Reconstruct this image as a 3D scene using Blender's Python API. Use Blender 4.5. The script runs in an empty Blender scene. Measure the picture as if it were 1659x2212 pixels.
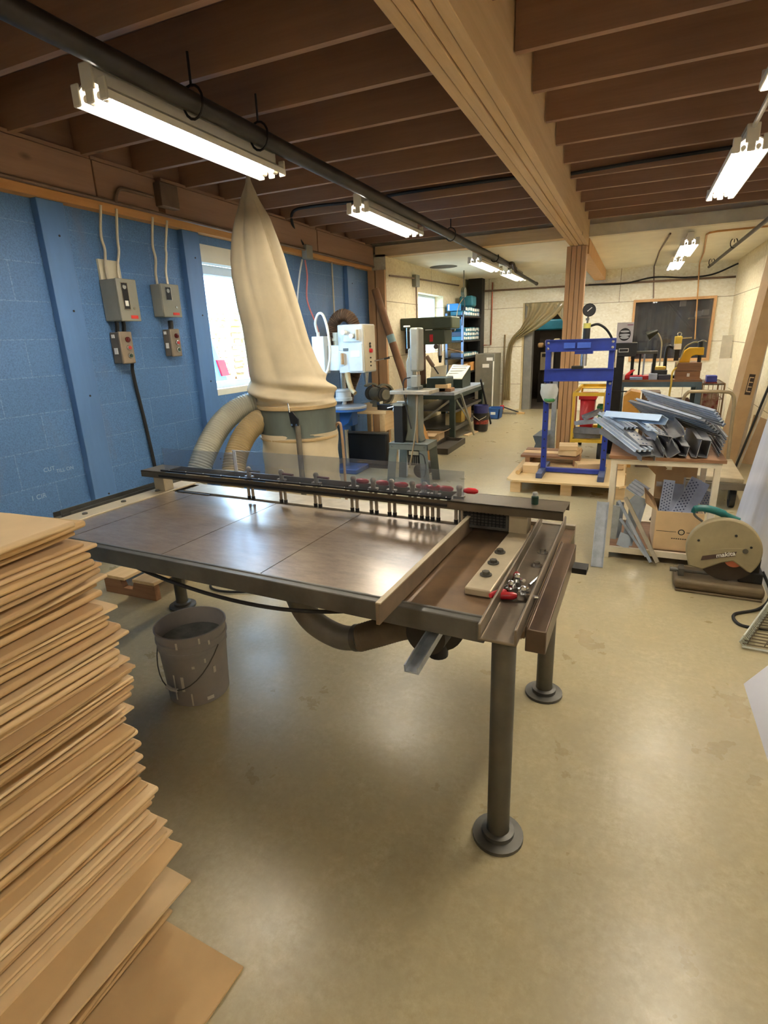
import bpy, math, random
from mathutils import Vector, Matrix
random.seed(7)
SC = bpy.context.scene
COL = SC.collection
PI = math.pi
R = math.radians

# ---------------------------------------------------------------- materials
def lin(c):
    return tuple(((x / 255.0) / 12.92 if x / 255.0 <= 0.04045 else ((x / 255.0 + 0.055) / 1.055) ** 2.4) for x in c)

def mix_rgb(nt, fac, a, b):
    n = nt.nodes.new('ShaderNodeMix'); n.data_type = 'RGBA'
    for k, v in ((0, fac), (6, a), (7, b)):
        if isinstance(v, bpy.types.NodeSocket): nt.links.new(v, n.inputs[k])
        elif k == 0: n.inputs[0].default_value = v
        else: n.inputs[k].default_value = (*v[:3], 1)
    return n.outputs[2]

def ramp(nt, src, p0, p1, c0=(0, 0, 0), c1=(1, 1, 1)):
    n = nt.nodes.new('ShaderNodeValToRGB'); nt.links.new(src, n.inputs[0])
    n.color_ramp.elements[0].position = p0; n.color_ramp.elements[1].position = p1
    n.color_ramp.elements[0].color = (*c0, 1); n.color_ramp.elements[1].color = (*c1, 1)
    return n.outputs[0]

def base_mat(name):
    m = bpy.data.materials.new(name); m.use_nodes = True
    nt = m.node_tree; b = nt.nodes['Principled BSDF']
    tc = nt.nodes.new('ShaderNodeTexCoord')
    return m, nt, b, tc.outputs['Object']

def mapped(nt, co, sc=(1, 1, 1), loc=(0, 0, 0), rot=(0, 0, 0)):
    n = nt.nodes.new('ShaderNodeMapping'); nt.links.new(co, n.inputs[0])
    n.inputs['Scale'].default_value = sc; n.inputs['Location'].default_value = loc; n.inputs['Rotation'].default_value = rot
    return n.outputs[0]

def noise(nt, co, scale, detail=4, rough=.6):
    n = nt.nodes.new('ShaderNodeTexNoise'); nt.links.new(co, n.inputs['Vector'])
    n.inputs['Scale'].default_value = scale; n.inputs['Detail'].default_value = detail; n.inputs['Roughness'].default_value = rough
    return n.outputs['Fac']

def bump(nt, b, h, strength=.3, dist=.01):
    n = nt.nodes.new('ShaderNodeBump'); nt.links.new(h, n.inputs['Height'])
    n.inputs['Strength'].default_value = strength; n.inputs['Distance'].default_value = dist
    nt.links.new(n.outputs[0], b.inputs['Normal'])

MATS = {}
def mat(name, col, rough=.5, metal=0., var=.12, scale=9, stretch=(1, 1, 1), bmp=0., bsc=60, col2=None, lo=.35, hi=.7, trans=0., alpha=1., spec=None):
    """Painted / raw surface: base colour mottled by noise, optional second colour in patches, optional bump."""
    if name in MATS: return MATS[name]
    m, nt, b, co = base_mat(name)
    c = lin(col)
    f = noise(nt, mapped(nt, co, stretch), scale)
    f = ramp(nt, f, lo, hi)
    c2 = lin(col2) if col2 else tuple(x * (1 + var) for x in c)
    c1 = c if col2 else tuple(x * (1 - var) for x in c)
    nt.links.new(mix_rgb(nt, f, c1, c2), b.inputs['Base Color'])
    b.inputs['Roughness'].default_value = rough; b.inputs['Metallic'].default_value = metal
    if bmp: bump(nt, b, noise(nt, mapped(nt, co, stretch), bsc), bmp, .004)
    if trans: b.inputs['Transmission Weight'].default_value = trans
    if alpha < 1: b.inputs['Alpha'].default_value = alpha
    if spec is not None: b.inputs['Specular IOR Level'].default_value = spec
    MATS[name] = m
    return m

def wood(name, col, col2, axis='x', scale=14, rough=.65):
    """Sawn timber: grain streaks along one axis plus a few knots."""
    if name in MATS: return MATS[name]
    m, nt, b, co = base_mat(name)
    st = {'x': (.06, 1, 1), 'y': (1, .06, 1), 'z': (1, 1, .06)}[axis]
    f = ramp(nt, noise(nt, mapped(nt, co, st), scale * 2, 6, .7), .3, .72)
    base = mix_rgb(nt, f, lin(col), lin(col2))
    k = {'x': (.5, 1, 1), 'y': (1, .5, 1), 'z': (1, 1, .5)}[axis]
    v = nt.nodes.new('ShaderNodeTexVoronoi'); nt.links.new(mapped(nt, co, k), v.inputs['Vector']); v.inputs['Scale'].default_value = 3.2
    kn = ramp(nt, v.outputs['Distance'], .03, .09, (1, 1, 1), (0, 0, 0))
    nt.links.new(mix_rgb(nt, kn, base, tuple(x * .35 for x in lin(col))), b.inputs['Base Color'])
    b.inputs['Roughness'].default_value = rough
    bump(nt, b, f, .12, .003)
    MATS[name] = m
    return m

def glow(name, col, strength):
    if name in MATS: return MATS[name]
    m, nt, b, co = base_mat(name)
    b.inputs['Base Color'].default_value = (.9, .9, .9, 1)
    b.inputs['Emission Color'].default_value = (*lin(col), 1); b.inputs['Emission Strength'].default_value = strength
    MATS[name] = m
    return m

def glass(name, tint=(255, 255, 255), refl=.08, haze=0., hcol=(200, 205, 215), even=False):
    """Thin sheet: mostly clear, weak mirror reflection, optional haze of scratches and dust."""
    if name in MATS: return MATS[name]
    m = bpy.data.materials.new(name); m.use_nodes = True; nt = m.node_tree; nt.nodes.clear()
    out = nt.nodes.new('ShaderNodeOutputMaterial')
    t = nt.nodes.new('ShaderNodeBsdfTransparent'); t.inputs[0].default_value = (*lin(tint), 1)
    g = nt.nodes.new('ShaderNodeBsdfGlossy'); g.inputs['Roughness'].default_value = .03
    mx = nt.nodes.new('ShaderNodeMixShader'); mx.inputs[0].default_value = refl
    nt.links.new(t.outputs[0], mx.inputs[1]); nt.links.new(g.outputs[0], mx.inputs[2])
    last = mx.outputs[0]
    if haze:
        d = nt.nodes.new('ShaderNodeBsdfDiffuse'); d.inputs[0].default_value = (*lin(hcol), 1)
        m2 = nt.nodes.new('ShaderNodeMixShader'); nt.links.new(last, m2.inputs[1]); nt.links.new(d.outputs[0], m2.inputs[2])
        tc = nt.nodes.new('ShaderNodeTexCoord')
        f = noise(nt, mapped(nt, tc.outputs['Object'], (1, 1, 1)), 9)
        mm = nt.nodes.new('ShaderNodeMath'); mm.operation = 'MULTIPLY'; nt.links.new(f, mm.inputs[0]); mm.inputs[1].default_value = haze * 2
        if even: mm.operation = 'MULTIPLY_ADD'; mm.inputs[1].default_value = .1; mm.inputs[2].default_value = haze
        nt.links.new(mm.outputs[0], m2.inputs[0]); last = m2.outputs[0]
    nt.links.new(last, out.inputs[0])
    MATS[name] = m
    return m

# ---------------------------------------------------------------- mesh builder
def frame_of(d, up=(0, 0, 1)):
    d = Vector(d).normalized(); u = Vector(up)
    if abs(d.dot(u)) > .98: u = Vector((0, 1, 0)) if abs(d.y) < .9 else Vector((1, 0, 0))
    x = u.cross(d).normalized(); y = d.cross(x)
    return x, y, d

class MB:
    def __init__(s): s.v = []; s.f = []
    def add(s, vs, fs, M=None):
        o = len(s.v)
        s.v += [tuple(M @ Vector(p)) if M else tuple(p) for p in vs]
        s.f += [tuple(i + o for i in f) for f in fs]
        return s
    def box(s, c, d, M=None, rz=0):
        x, y, z = (k / 2 for k in d)
        T = Matrix.Translation(c) @ Matrix.Rotation(rz, 4, 'Z')
        if M: T = M @ T
        vs = [(a, b, e) for e in (-z, z) for b in (-y, y) for a in (-x, x)]
        return s.add(vs, [(0, 2, 3, 1), (4, 5, 7, 6), (0, 1, 5, 4), (2, 6, 7, 3), (0, 4, 6, 2), (1, 3, 7, 5)], T)
    def bx(s, x0, y0, z0, x1, y1, z1, M=None):
        return s.box(((x0 + x1) / 2, (y0 + y1) / 2, (z0 + z1) / 2), (abs(x1 - x0), abs(y1 - y0), abs(z1 - z0)), M)
    def cyl(s, p0, p1, r, r2=None, n=16, M=None):
        p0, p1 = Vector(p0), Vector(p1); r2 = r if r2 is None else r2
        x, y, d = frame_of(p1 - p0)
        vs = []
        for p, q in ((p0, r), (p1, r2)):
            for i in range(n):
                a = 2 * PI * i / n; vs.append(p + x * math.cos(a) * q + y * math.sin(a) * q)
        fs = [(i, (i + 1) % n, n + (i + 1) % n, n + i) for i in range(n)]
        fs += [tuple(range(n - 1, -1, -1)), tuple(range(n, 2 * n))]
        return s.add(vs, fs, M)
    def tube(s, pts, r, n=8, M=None, closed=False):
        pts = [Vector(p) for p in pts]; m = len(pts)
        rs = r if isinstance(r, (list, tuple)) else [r] * m
        vs, fs = [], []; px = None
        for k in range(m):
            a = pts[k - 1] if (k or closed) else pts[k]; b = pts[(k + 1) % m] if (k < m - 1 or closed) else pts[k]
            d = (b - a).normalized()
            if px is None: x, y, _ = frame_of(d)
            else:
                x = (px - d * px.dot(d)).normalized(); y = d.cross(x)
            px = x
            for i in range(n):
                t = 2 * PI * i / n; vs.append(pts[k] + (x * math.cos(t) + y * math.sin(t)) * rs[k])
        for k in range(m if closed else m - 1):
            for i in range(n):
                a, b = k * n, ((k + 1) % m) * n
                fs.append((a + i, a + (i + 1) % n, b + (i + 1) % n, b + i))
        if not closed: fs += [tuple(range(n - 1, -1, -1)), tuple(range((m - 1) * n, m * n))]
        return s.add(vs, fs, M)
    def lathe(s, prof, c=(0, 0, 0), n=32, M=None):
        vs, fs = [], []; m = len(prof)
        for r, z in prof:
            for i in range(n):
                a = 2 * PI * i / n; vs.append((c[0] + r * math.cos(a), c[1] + r * math.sin(a), c[2] + z))
        for k in range(m - 1):
            for i in range(n):
                fs.append((k * n + i, k * n + (i + 1) % n, (k + 1) * n + (i + 1) % n, (k + 1) * n + i))
        if prof[0][0] > 1e-6: fs.append(tuple(range(n - 1, -1, -1)))
        if prof[-1][0] > 1e-6: fs.append(tuple(range((m - 1) * n, m * n)))
        return s.add(vs, fs, M)
    def ext(s, sec, p0, p1, up=(0, 0, 1), roll=0):
        """Sweep a closed 2-D section (x right, y up) straight from p0 to p1."""
        p0, p1 = Vector(p0), Vector(p1); x, y, d = frame_of(p1 - p0, up)
        if roll: x, y = x * math.cos(roll) + y * math.sin(roll), y * math.cos(roll) - x * math.sin(roll)
        n = len(sec)
        vs = [p + x * a + y * b for p in (p0, p1) for a, b in sec]
        fs = [(i, (i + 1) % n, n + (i + 1) % n, n + i) for i in range(n)] + [tuple(range(n - 1, -1, -1)), tuple(range(n, 2 * n))]
        return s.add(vs, fs)
    def poly(s, pts, d, M=None):
        """Flat outline extruded by the vector d."""
        n = len(pts); d = Vector(d); vs = [Vector(p) for p in pts] + [Vector(p) + d for p in pts]
        fs = [(i, (i + 1) % n, n + (i + 1) % n, n + i) for i in range(n)] + [tuple(range(n - 1, -1, -1)), tuple(range(n, 2 * n))]
        return s.add(vs, fs, M)
    def grid(s, fn, nu, nv, M=None, wrap=False):
        vs = [fn(i / (nu if wrap else nu - 1), j / (nv - 1)) for j in range(nv) for i in range(nu)]
        fs = []
        for j in range(nv - 1):
            for i in range(nu if wrap else nu - 1):
                i2 = (i + 1) % nu
                fs.append((j * nu + i, j * nu + i2, (j + 1) * nu + i2, (j + 1) * nu + i))
        return s.add(vs, fs, M)
    def ball(s, c, r, n=12, sq=(1, 1, 1)):
        m = n // 2 + 1
        def fn(u, v):
            a, b = 2 * PI * u, PI * (v - .5) * .999
            return (c[0] + r * sq[0] * math.cos(b) * math.cos(a), c[1] + r * sq[1] * math.cos(b) * math.sin(a), c[2] + r * sq[2] * math.sin(b))
        return s.grid(fn, n, m, wrap=True)
    def build(s, name, m, parent=None, world=False, bevel=0, smooth=35, solid=0, loc=None, seg=2):
        vs = [Vector(v) for v in s.v]
        if parent is None:
            if loc is None:
                lo = [min(v[i] for v in vs) for i in range(3)]; hi = [max(v[i] for v in vs) for i in range(3)]
                loc = ((lo[0] + hi[0]) / 2, (lo[1] + hi[1]) / 2, lo[2])
            vs = [v - Vector(loc) for v in vs]
        elif world:
            M = wmat(parent).inverted(); vs = [M @ v for v in vs]
        me = bpy.data.meshes.new(name)
        me.from_pydata([tuple(v) for v in vs], [], s.f); me.update()
        import bmesh
        bm = bmesh.new(); bm.from_mesh(me); bmesh.ops.recalc_face_normals(bm, faces=bm.faces); bm.to_mesh(me); bm.free()
        if smooth:
            me.shade_smooth(); me.set_sharp_from_angle(angle=R(smooth))
        o = bpy.data.objects.new(name, me); COL.objects.link(o)
        me.materials.append(m)
        if parent is not None: o.parent = parent
        else: o.location = loc
        if solid:
            md = o.modifiers.new('thick', 'SOLIDIFY'); md.thickness = solid; md.offset = 0
        if bevel:
            md = o.modifiers.new('bev', 'BEVEL'); md.width = bevel; md.segments = seg; md.limit_method = 'ANGLE'; md.angle_limit = R(40)
        return o

def wmat(o):
    M = Matrix.LocRotScale(o.location, o.rotation_euler, o.scale)
    return wmat(o.parent) @ M if o.parent else M

def tag(o, label, cat, group=None, kind=None):
    o['label'] = label; o['category'] = cat
    if group: o['group'] = group
    if kind: o['kind'] = kind
    return o

def thing(name, label, cat, loc=(0, 0, 0), rz=0, group=None, rot=None):
    o = bpy.data.objects.new(name, None); COL.objects.link(o); o.empty_display_size = .05
    o.location = loc; o.rotation_euler = rot or (0, 0, rz)
    return tag(o, label, cat, group)

def struct(mb, name, m, **k):
    o = mb.build(name, m, **k); o['kind'] = 'structure'
    return o

def dup(o, parent=None, loc=None, rz=None, label=None, group=None):
    c = o.copy(); COL.objects.link(c)
    if parent is not None: c.parent = parent
    if loc is not None: c.location = loc
    if rz is not None: c.rotation_euler = (0, 0, rz)
    if label: c['label'] = label
    if group: c['group'] = group
    for ch in list(o.children): dup(ch, c)
    return c

def text(body, size, m, parent, loc, rot, name='lettering', ext=.0008, align='CENTER', bold=0, shear=0):
    cu = bpy.data.curves.new(name, 'FONT'); cu.body = body; cu.size = size; cu.extrude = ext
    cu.align_x = align; cu.align_y = 'CENTER'; cu.offset = bold; cu.shear = shear
    t = bpy.data.objects.new(name, cu); COL.objects.link(t); bpy.context.view_layer.update()
    me = bpy.data.meshes.new_from_object(t.evaluated_get(bpy.context.evaluated_depsgraph_get()))
    bpy.data.objects.remove(t); bpy.data.curves.remove(cu)
    o = bpy.data.objects.new(name, me); COL.objects.link(o); me.materials.clear(); me.materials.append(m)
    o.parent = parent; o.location = loc; o.rotation_euler = rot
    return o

def spline(pts, n=8):
    """Catmull-Rom through points."""
    P = [Vector(p) for p in pts]; P = [P[0] * 2 - P[1]] + P + [P[-1] * 2 - P[-2]]
    out = []
    for i in range(1, len(P) - 2):
        for k in range(n):
            t = k / n; a, b, c, d = P[i - 1], P[i], P[i + 1], P[i + 2]
            out.append(.5 * ((2 * b) + (c - a) * t + (2 * a - 5 * b + 4 * c - d) * t * t + (3 * b - a - 3 * c + d) * t ** 3))
    out.append(P[-2])
    return out

def corrugated(pts, r, pitch, amp, n=20):
    """Ribbed flexible hose along a dense path."""
    L = [0]
    for a, b in zip(pts, pts[1:]): L.append(L[-1] + (b - a).length)
    m = int(L[-1] / pitch * 4); out, rs = [], []; j = 0
    for k in range(m + 1):
        t = L[-1] * k / m
        while j < len(L) - 2 and L[j + 1] < t: j += 1
        f = (t - L[j]) / max(1e-9, L[j + 1] - L[j]); out.append(pts[j].lerp(pts[j + 1], f))
        rs.append(r + amp * (1, 0, -1, 0)[k % 4])
    return MB().tube(out, rs, n)

# ---- shared materials
STEEL = mat('dark_steel', (92, 90, 84), .42, .5, .25, 6, bmp=.06)
RUSTY = mat('brown_steel', (112, 92, 74), .33, .55, .25, 5, col2=(74, 62, 54))
BLACKM = mat('black_metal', (30, 29, 28), .5, .3, .2)
BLACKP = mat('black_plastic', (24, 24, 25), .45, 0, .2)
ALU = mat('worn_aluminium', (196, 188, 172), .42, .75, .15, 12, bmp=.05)
GALV = mat('galvanised_steel', (176, 184, 194), .38, .55, .18, 16)
CHROME = mat('bright_metal', (200, 200, 200), .22, 1, .05)
WHITEP = mat('white_paint', (226, 222, 210), .5, 0, .05)
CREAM = mat('cream_paint', (222, 208, 176), .55, 0, .1)
GREYP = mat('grey_paint', (140, 138, 128), .5, .1, .1)
BLUEP = mat('press_blue', (36, 56, 142), .4, .1, .15)
REDP = mat('red_plastic', (190, 30, 38), .4, 0, .12)
CARD = mat('cardboard', (214, 184, 142), .85, 0, .08, 5, bmp=.03, bsc=200)
CARD2 = mat('cardboard_dark', (190, 158, 116), .85, 0, .1, 5, bmp=.03, bsc=200)
RUBBER = mat('black_rubber', (26, 25, 25), .7, 0, .15)
PINE = wood('pine_x', (208, 174, 126), (228, 198, 150), 'x')
PINEY = wood('pine_y', (208, 174, 126), (228, 198, 150), 'y')
DARKWOOD = wood('dark_wood', (120, 84, 56), (150, 110, 76), 'x')
WHITELBL = mat('white_label', (235, 233, 226), .6, 0, .03)
INK = mat('black_ink', (22, 22, 22), .7, 0, .05)
BROOMSTICK = mat('broom_stick', (200, 168, 116), .5, 0, .1)
# ================================================================ CAMERA
cam = bpy.data.objects.new('camera', bpy.data.cameras.new('camera')); COL.objects.link(cam); SC.camera = cam
pit, rol, yaw = R(17.4075), R(-2.1392), R(24.2087)
fw = Vector((-math.sin(yaw) * math.cos(pit), math.cos(yaw) * math.cos(pit), -math.sin(pit)))
r0 = Vector((math.cos(yaw), math.sin(yaw), 0)); u0 = r0.cross(fw)
rt = r0 * math.cos(rol) + u0 * math.sin(rol); upv = u0 * math.cos(rol) - r0 * math.sin(rol)
cam.matrix_world = Matrix((( rt.x, upv.x, -fw.x, 0), (rt.y, upv.y, -fw.y, 0), (rt.z, upv.z, -fw.z, 1.5), (0, 0, 0, 1)))
cam.data.sensor_fit = 'HORIZONTAL'; cam.data.sensor_width = 36; cam.data.lens = 36 * 1189.88 / 1659
cam.data.clip_start = .02; cam.data.clip_end = 200

# ================================================================ ROOM MATERIALS
def m_floor():
    m, nt, b, co = base_mat('polished_concrete')
    a = ramp(nt, noise(nt, co, 1.1, 5, .6), .3, .72)
    c = mix_rgb(nt, a, lin((178, 170, 140)), lin((202, 193, 160)))
    sp = ramp(nt, noise(nt, co, 38, 6, .75), .34, .62)
    c = mix_rgb(nt, sp, tuple(x * .78 for x in lin((170, 157, 120))), c)
    st = ramp(nt, noise(nt, mapped(nt, co, (1, 1, 1), (4, 2, 0)), 4.5, 5, .65), .2, .95)
    c = mix_rgb(nt, st, c, lin((186, 168, 126)))
    sw = ramp(nt, noise(nt, co, 9, 8, .75), .3, .75)
    c = mix_rgb(nt, sw, tuple(x * .86 for x in lin((178, 166, 132))), c)
    nt.links.new(c, b.inputs['Base Color'])
    rg = ramp(nt, noise(nt, co, 3.2, 5, .65), .1, .9, (.2, .2, .2), (.42, .42, .42))
    nt.links.new(rg, b.inputs['Roughness'])
    bump(nt, b, noise(nt, co, 14, 3, .5), .05, .01)
    return m

def m_block():
    m, nt, b, co = base_mat('blue_painted_block')
    sx = nt.nodes.new('ShaderNodeSeparateXYZ'); nt.links.new(co, sx.inputs[0])
    cx = nt.nodes.new('ShaderNodeCombineXYZ'); nt.links.new(sx.outputs[1], cx.inputs[0]); nt.links.new(sx.outputs[2], cx.inputs[1])
    v = mapped(nt, cx.outputs[0], (1, 1, 1), (-.112 + .2275, .013, 0))
    br = nt.nodes.new('ShaderNodeTexBrick'); nt.links.new(v, br.inputs['Vector'])
    br.inputs['Scale'].default_value = 1; br.inputs['Brick Width'].default_value = .455; br.inputs['Row Height'].default_value = .227
    br.inputs['Mortar Size'].default_value = .0045; br.inputs['Mortar Smooth'].default_value = .4; br.offset = .5
    br.inputs['Color1'].default_value = (*lin((80, 121, 170)), 1); br.inputs['Color2'].default_value = (*lin((88, 129, 180)), 1)
    br.inputs['Mortar'].default_value = (*lin((112, 146, 190)), 1)
    n = noise(nt, co, 110, 3, .7)
    d = ramp(nt, n, .35, .6)
    c = mix_rgb(nt, d, tuple(x * .72 for x in lin((82, 121, 170))), br.outputs['Color'])
    dirt = ramp(nt, noise(nt, mapped(nt, co, (1, 1, .35)), 3, 5, .7), .58, .8)
    c = mix_rgb(nt, dirt, c, lin((96, 114, 146)))
    nt.links.new(c, b.inputs['Base Color']); b.inputs['Roughness'].default_value = .5
    mm = nt.nodes.new('ShaderNodeMath'); mm.operation = 'MULTIPLY_ADD'; nt.links.new(br.outputs['Fac'], mm.inputs[0]); mm.inputs[1].default_value = -.9; nt.links.new(n, mm.inputs[2])
    bump(nt, b, mm.outputs[0], .35, .006)
    return m

def m_osb(name, ax, c0=(214, 194, 150), c1=(232, 216, 178)):
    """Painted strand board with sheet joints every 1.22 m by 2.44 m."""
    m, nt, b, co = base_mat(name)
    sx = nt.nodes.new('ShaderNodeSeparateXYZ'); nt.links.new(co, sx.inputs[0])
    cx = nt.nodes.new('ShaderNodeCombineXYZ'); nt.links.new(sx.outputs[ax], cx.inputs[0]); nt.links.new(sx.outputs[2], cx.inputs[1])
    br = nt.nodes.new('ShaderNodeTexBrick'); nt.links.new(mapped(nt, cx.outputs[0], (1, 1, 1), (.35, .22, 0)), br.inputs['Vector'])
    br.inputs['Scale'].default_value = 1; br.inputs['Brick Width'].default_value = 2.44; br.inputs['Row Height'].default_value = .74
    br.inputs['Mortar Size'].default_value = .004; br.offset = .5
    w = (.5, .5, .5)
    br.inputs['Color1'].default_value = (1, 1, 1, 1); br.inputs['Color2'].default_value = (1, 1, 1, 1); br.inputs['Mortar'].default_value = (.28, .22, .14, 1)
    v = nt.nodes.new('ShaderNodeTexVoronoi'); nt.links.new(mapped(nt, co, (1, 1, 1.6)), v.inputs['Vector']); v.inputs['Scale'].default_value = 26
    f = ramp(nt, noise(nt, v.outputs['Color'], 6, 2), .3, .7)
    c = mix_rgb(nt, f, lin(c0), lin(c1))
    k = ramp(nt, noise(nt, co, 30, 4, .8), .24, .36, (1, 1, 1), (0, 0, 0))
    c = mix_rgb(nt, k, c, lin((150, 122, 80)))
    mx = nt.nodes.new('ShaderNodeMix'); mx.data_type = 'RGBA'; mx.blend_type = 'MULTIPLY'; mx.inputs[0].default_value = 1
    nt.links.new(c, mx.inputs[6]); nt.links.new(br.outputs['Color'], mx.inputs[7])
    nt.links.new(mx.outputs[2], b.inputs['Base Color']); b.inputs['Roughness'].default_value = .8
    bump(nt, b, f, .15, .003)
    return m

M_FLOOR = m_floor(); M_BLOCK = m_block(); M_OSBY = m_osb('strand_board_side', 1, (224, 208, 170), (242, 230, 198)); M_OSBX = m_osb('strand_board_rear', 0, (232, 224, 200), (250, 246, 230))
M_DRY = mat('white_drywall', (238, 232, 214), .8, 0, .05, 3)
M_DECK = wood('deck_ply', (98, 72, 58), (120, 90, 74), 'x', 4)
M_JOIST = wood('joist_timber', (136, 102, 80), (162, 126, 100), 'x', 6)
M_LEDGER = wood('ledger_timber', (146, 112, 88), (168, 132, 106), 'y', 6)
M_BEAM = wood('beam_timber', (194, 158, 112), (218, 184, 138), 'y', 6)
M_POST = wood('post_timber', (190, 144, 96), (214, 172, 124), 'z', 6)
M_SILL = wood('sill_plate_timber', (196, 138, 78), (218, 164, 102), 'y', 6)
M_BLUETRIM = mat('blue_painted_timber', (84, 122, 172), .5, 0, .12, 7, stretch=(1, 1, .2), bmp=.05)
M_TRIMW = mat('window_trim', (232, 226, 208), .6, 0, .03)
M_TRIMB = mat('window_frame_vinyl', (214, 226, 236), .45, 0, .03)

# ================================================================ ROOM SHELL
W = -3.47
struct(MB().bx(-3.67, -2.6, -.1, 1.6, 11.9, 0), 'floor', M_FLOOR, loc=(0, 0, 0))
wl = MB()
for y0, y1, z0, z1 in ((-2.6, 4.06, 0, 2.4), (5.4, 7.5, 0, 2.4), (4.06, 5.4, 0, 1.06), (4.06, 5.4, 2.33, 2.4)):
    wl.bx(W - .2, y0, z0, W, y1, z1)
wall_left = struct(wl, 'wall_left', M_BLOCK, loc=(0, 0, 0))
struct(MB().bx(W - .2, -2.6, 2.4, W - .01, 7.76, 3.1), 'wall_left.upper', M_DECK)
w2 = MB()
for y0, y1, z0, z1 in ((7.5, 8.76, 0, 2.6), (10.05, 11.75, 0, 2.6), (8.76, 10.05, 0, 1.25), (8.76, 10.05, 2.19, 2.6)):
    w2.bx(W - .2, y0, z0, -3.21, y1, z1)
struct(w2, 'wall_left_rear', M_OSBY, loc=(0, 0, 0))
w3 = MB()
for x0, x1, z0, z1 in ((W - .2, -2.07, 0, 2.6), (-1.12, -.08, 0, 2.6), (1.21, 1.6, 0, 2.6), (-2.07, -1.12, 2.08, 2.6), (-.08, 1.21, 0, .96), (-.08, 1.21, 1.99, 2.6)):
    w3.bx(x0, 11.75, z0, x1, 11.9, z1)
struct(w3, 'wall_rear', M_OSBX, loc=(0, 0, 0))
struct(MB().bx(1.48, -2.6, 0, 1.6, 11.75, 3.1), 'wall_right', M_OSBY, loc=(0, 0, 0))
struct(MB().bx(W - .2, -2.75, 0, 1.6, -2.6, 3.1), 'wall_front', M_DRY)
struct(MB().bx(W - .2, -2.75, 2.95, 1.6, 7.72, 3.05), 'ceiling', M_DECK)
struct(MB().bx(W - .2, 7.72, 2.575, 1.6, 11.9, 2.65), 'ceiling_rear', M_DRY)
struct(MB().bx(W - .2, 7.68, 2.65, 1.6, 7.76, 3.05), 'ceiling_step', M_DRY)

# end stud of the lining wall, headers
for i, (a, b) in enumerate(((-3.46, -3.36), (-3.34, -3.21))):
    tag(MB().bx(a, 7.44, 0, b, 7.49, 2.4).build('wall_stud', M_POST), ('thin brown timber stud where the blue block wall ends', 'pale timber stud at the edge of the strand board wall')[i], 'stud')
tag(MB().bx(-3.36, 7.5, 2.57, -.85, 7.66, 2.70).build('timber_header', PINE), 'long pine header beam between blue wall and centre post at the lower ceiling', 'beam')
tag(MB().bx(-.62, 7.58, 2.57, 1.48, 7.7, 2.70).build('painted_header', mat('painted_header', (222, 214, 190), .7, 0, .1, 5)), 'cream painted header beam right of the centre post', 'beam')

# beam along the top of the blue wall, in four lengths
for i, (a, b) in enumerate(((-2.6, 3.02), (3.03, 3.57), (3.64, 5.93), (5.945, 7.44))):
    m_ = MB(); m_.bx(W, a, 2.455, W + .11, b, 2.685)
    m_.bx(W, a, 2.69, W + .10, b, 2.715)
    tag(m_.build('ledger_beam', M_LEDGER, bevel=.004), ('brown ledger beam over the blue wall, length nearest the camera', 'short brown ledger beam length above the two grey switch boxes', 'brown ledger beam length over the bright window', 'brown ledger beam length nearest the strand board wall')[i], 'beam', 'ledger beams over the blue wall')
tag(MB().bx(W, -2.6, 2.40, W + .08, 7.44, 2.453).build('sill_plate', M_SILL), 'orange timber plate running under the ledger beams on top of blue wall', 'plank')
tag(MB().bx(W + .001, -2.6, 2.716, W + .04, 7.44, 2.948).build('rim_board', M_LEDGER), 'brown rim board closing the joist ends above the left wall', 'plank')

# blue posts on the block wall
for (a, b, lab) in ((2.615, 2.8, 'blue painted wall post left of the two grey switch boxes'), (3.85, 4.04, 'blue painted wall post beside the bright window'), (6.74, 6.95, 'blue painted wall post behind the grey drilling machine')):
    p = MB().bx(W, a, 0, W + .055, b, 2.4).build('wall_post', M_BLUETRIM, bevel=.004)
    tag(p, lab, 'post', 'blue wall posts')
    for z in (.5, 1.2, 1.75, 2.2):
        MB().cyl((W + .05, (a + b) / 2 + .02, z), (W + .058, (a + b) / 2 + .02, z), .007, n=8).build('bolt_hole', BLACKM, p, world=True)

# joists: one board each, either side of the main beam
YJ = [2.505 + .4725 * k for k in range(-10, 11)]
proto = {}
for side, (x0, x1) in (('left', (W + .05, -.822)), ('right', (-.608, 1.48))):
    for k, y in enumerate(YJ):
        if side not in proto:
            o = MB().bx(x0, y - .018, 2.70, x1, y + .018, 2.95).build('ceiling_joist', M_JOIST)
            proto[side] = o; base = (o.location.copy(), y)
            tag(o, 'brown ceiling joist on edge between blue wall and main beam' if side == 'left' else 'brown ceiling joist on edge right of the main beam', 'joist', 'ceiling joists ' + side + ' of the main beam')
        else:
            o = proto[side].copy(); COL.objects.link(o); o.location.y = base[0].y + (y - base[1])
            if side == 'left': o.location.z += 0
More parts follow.
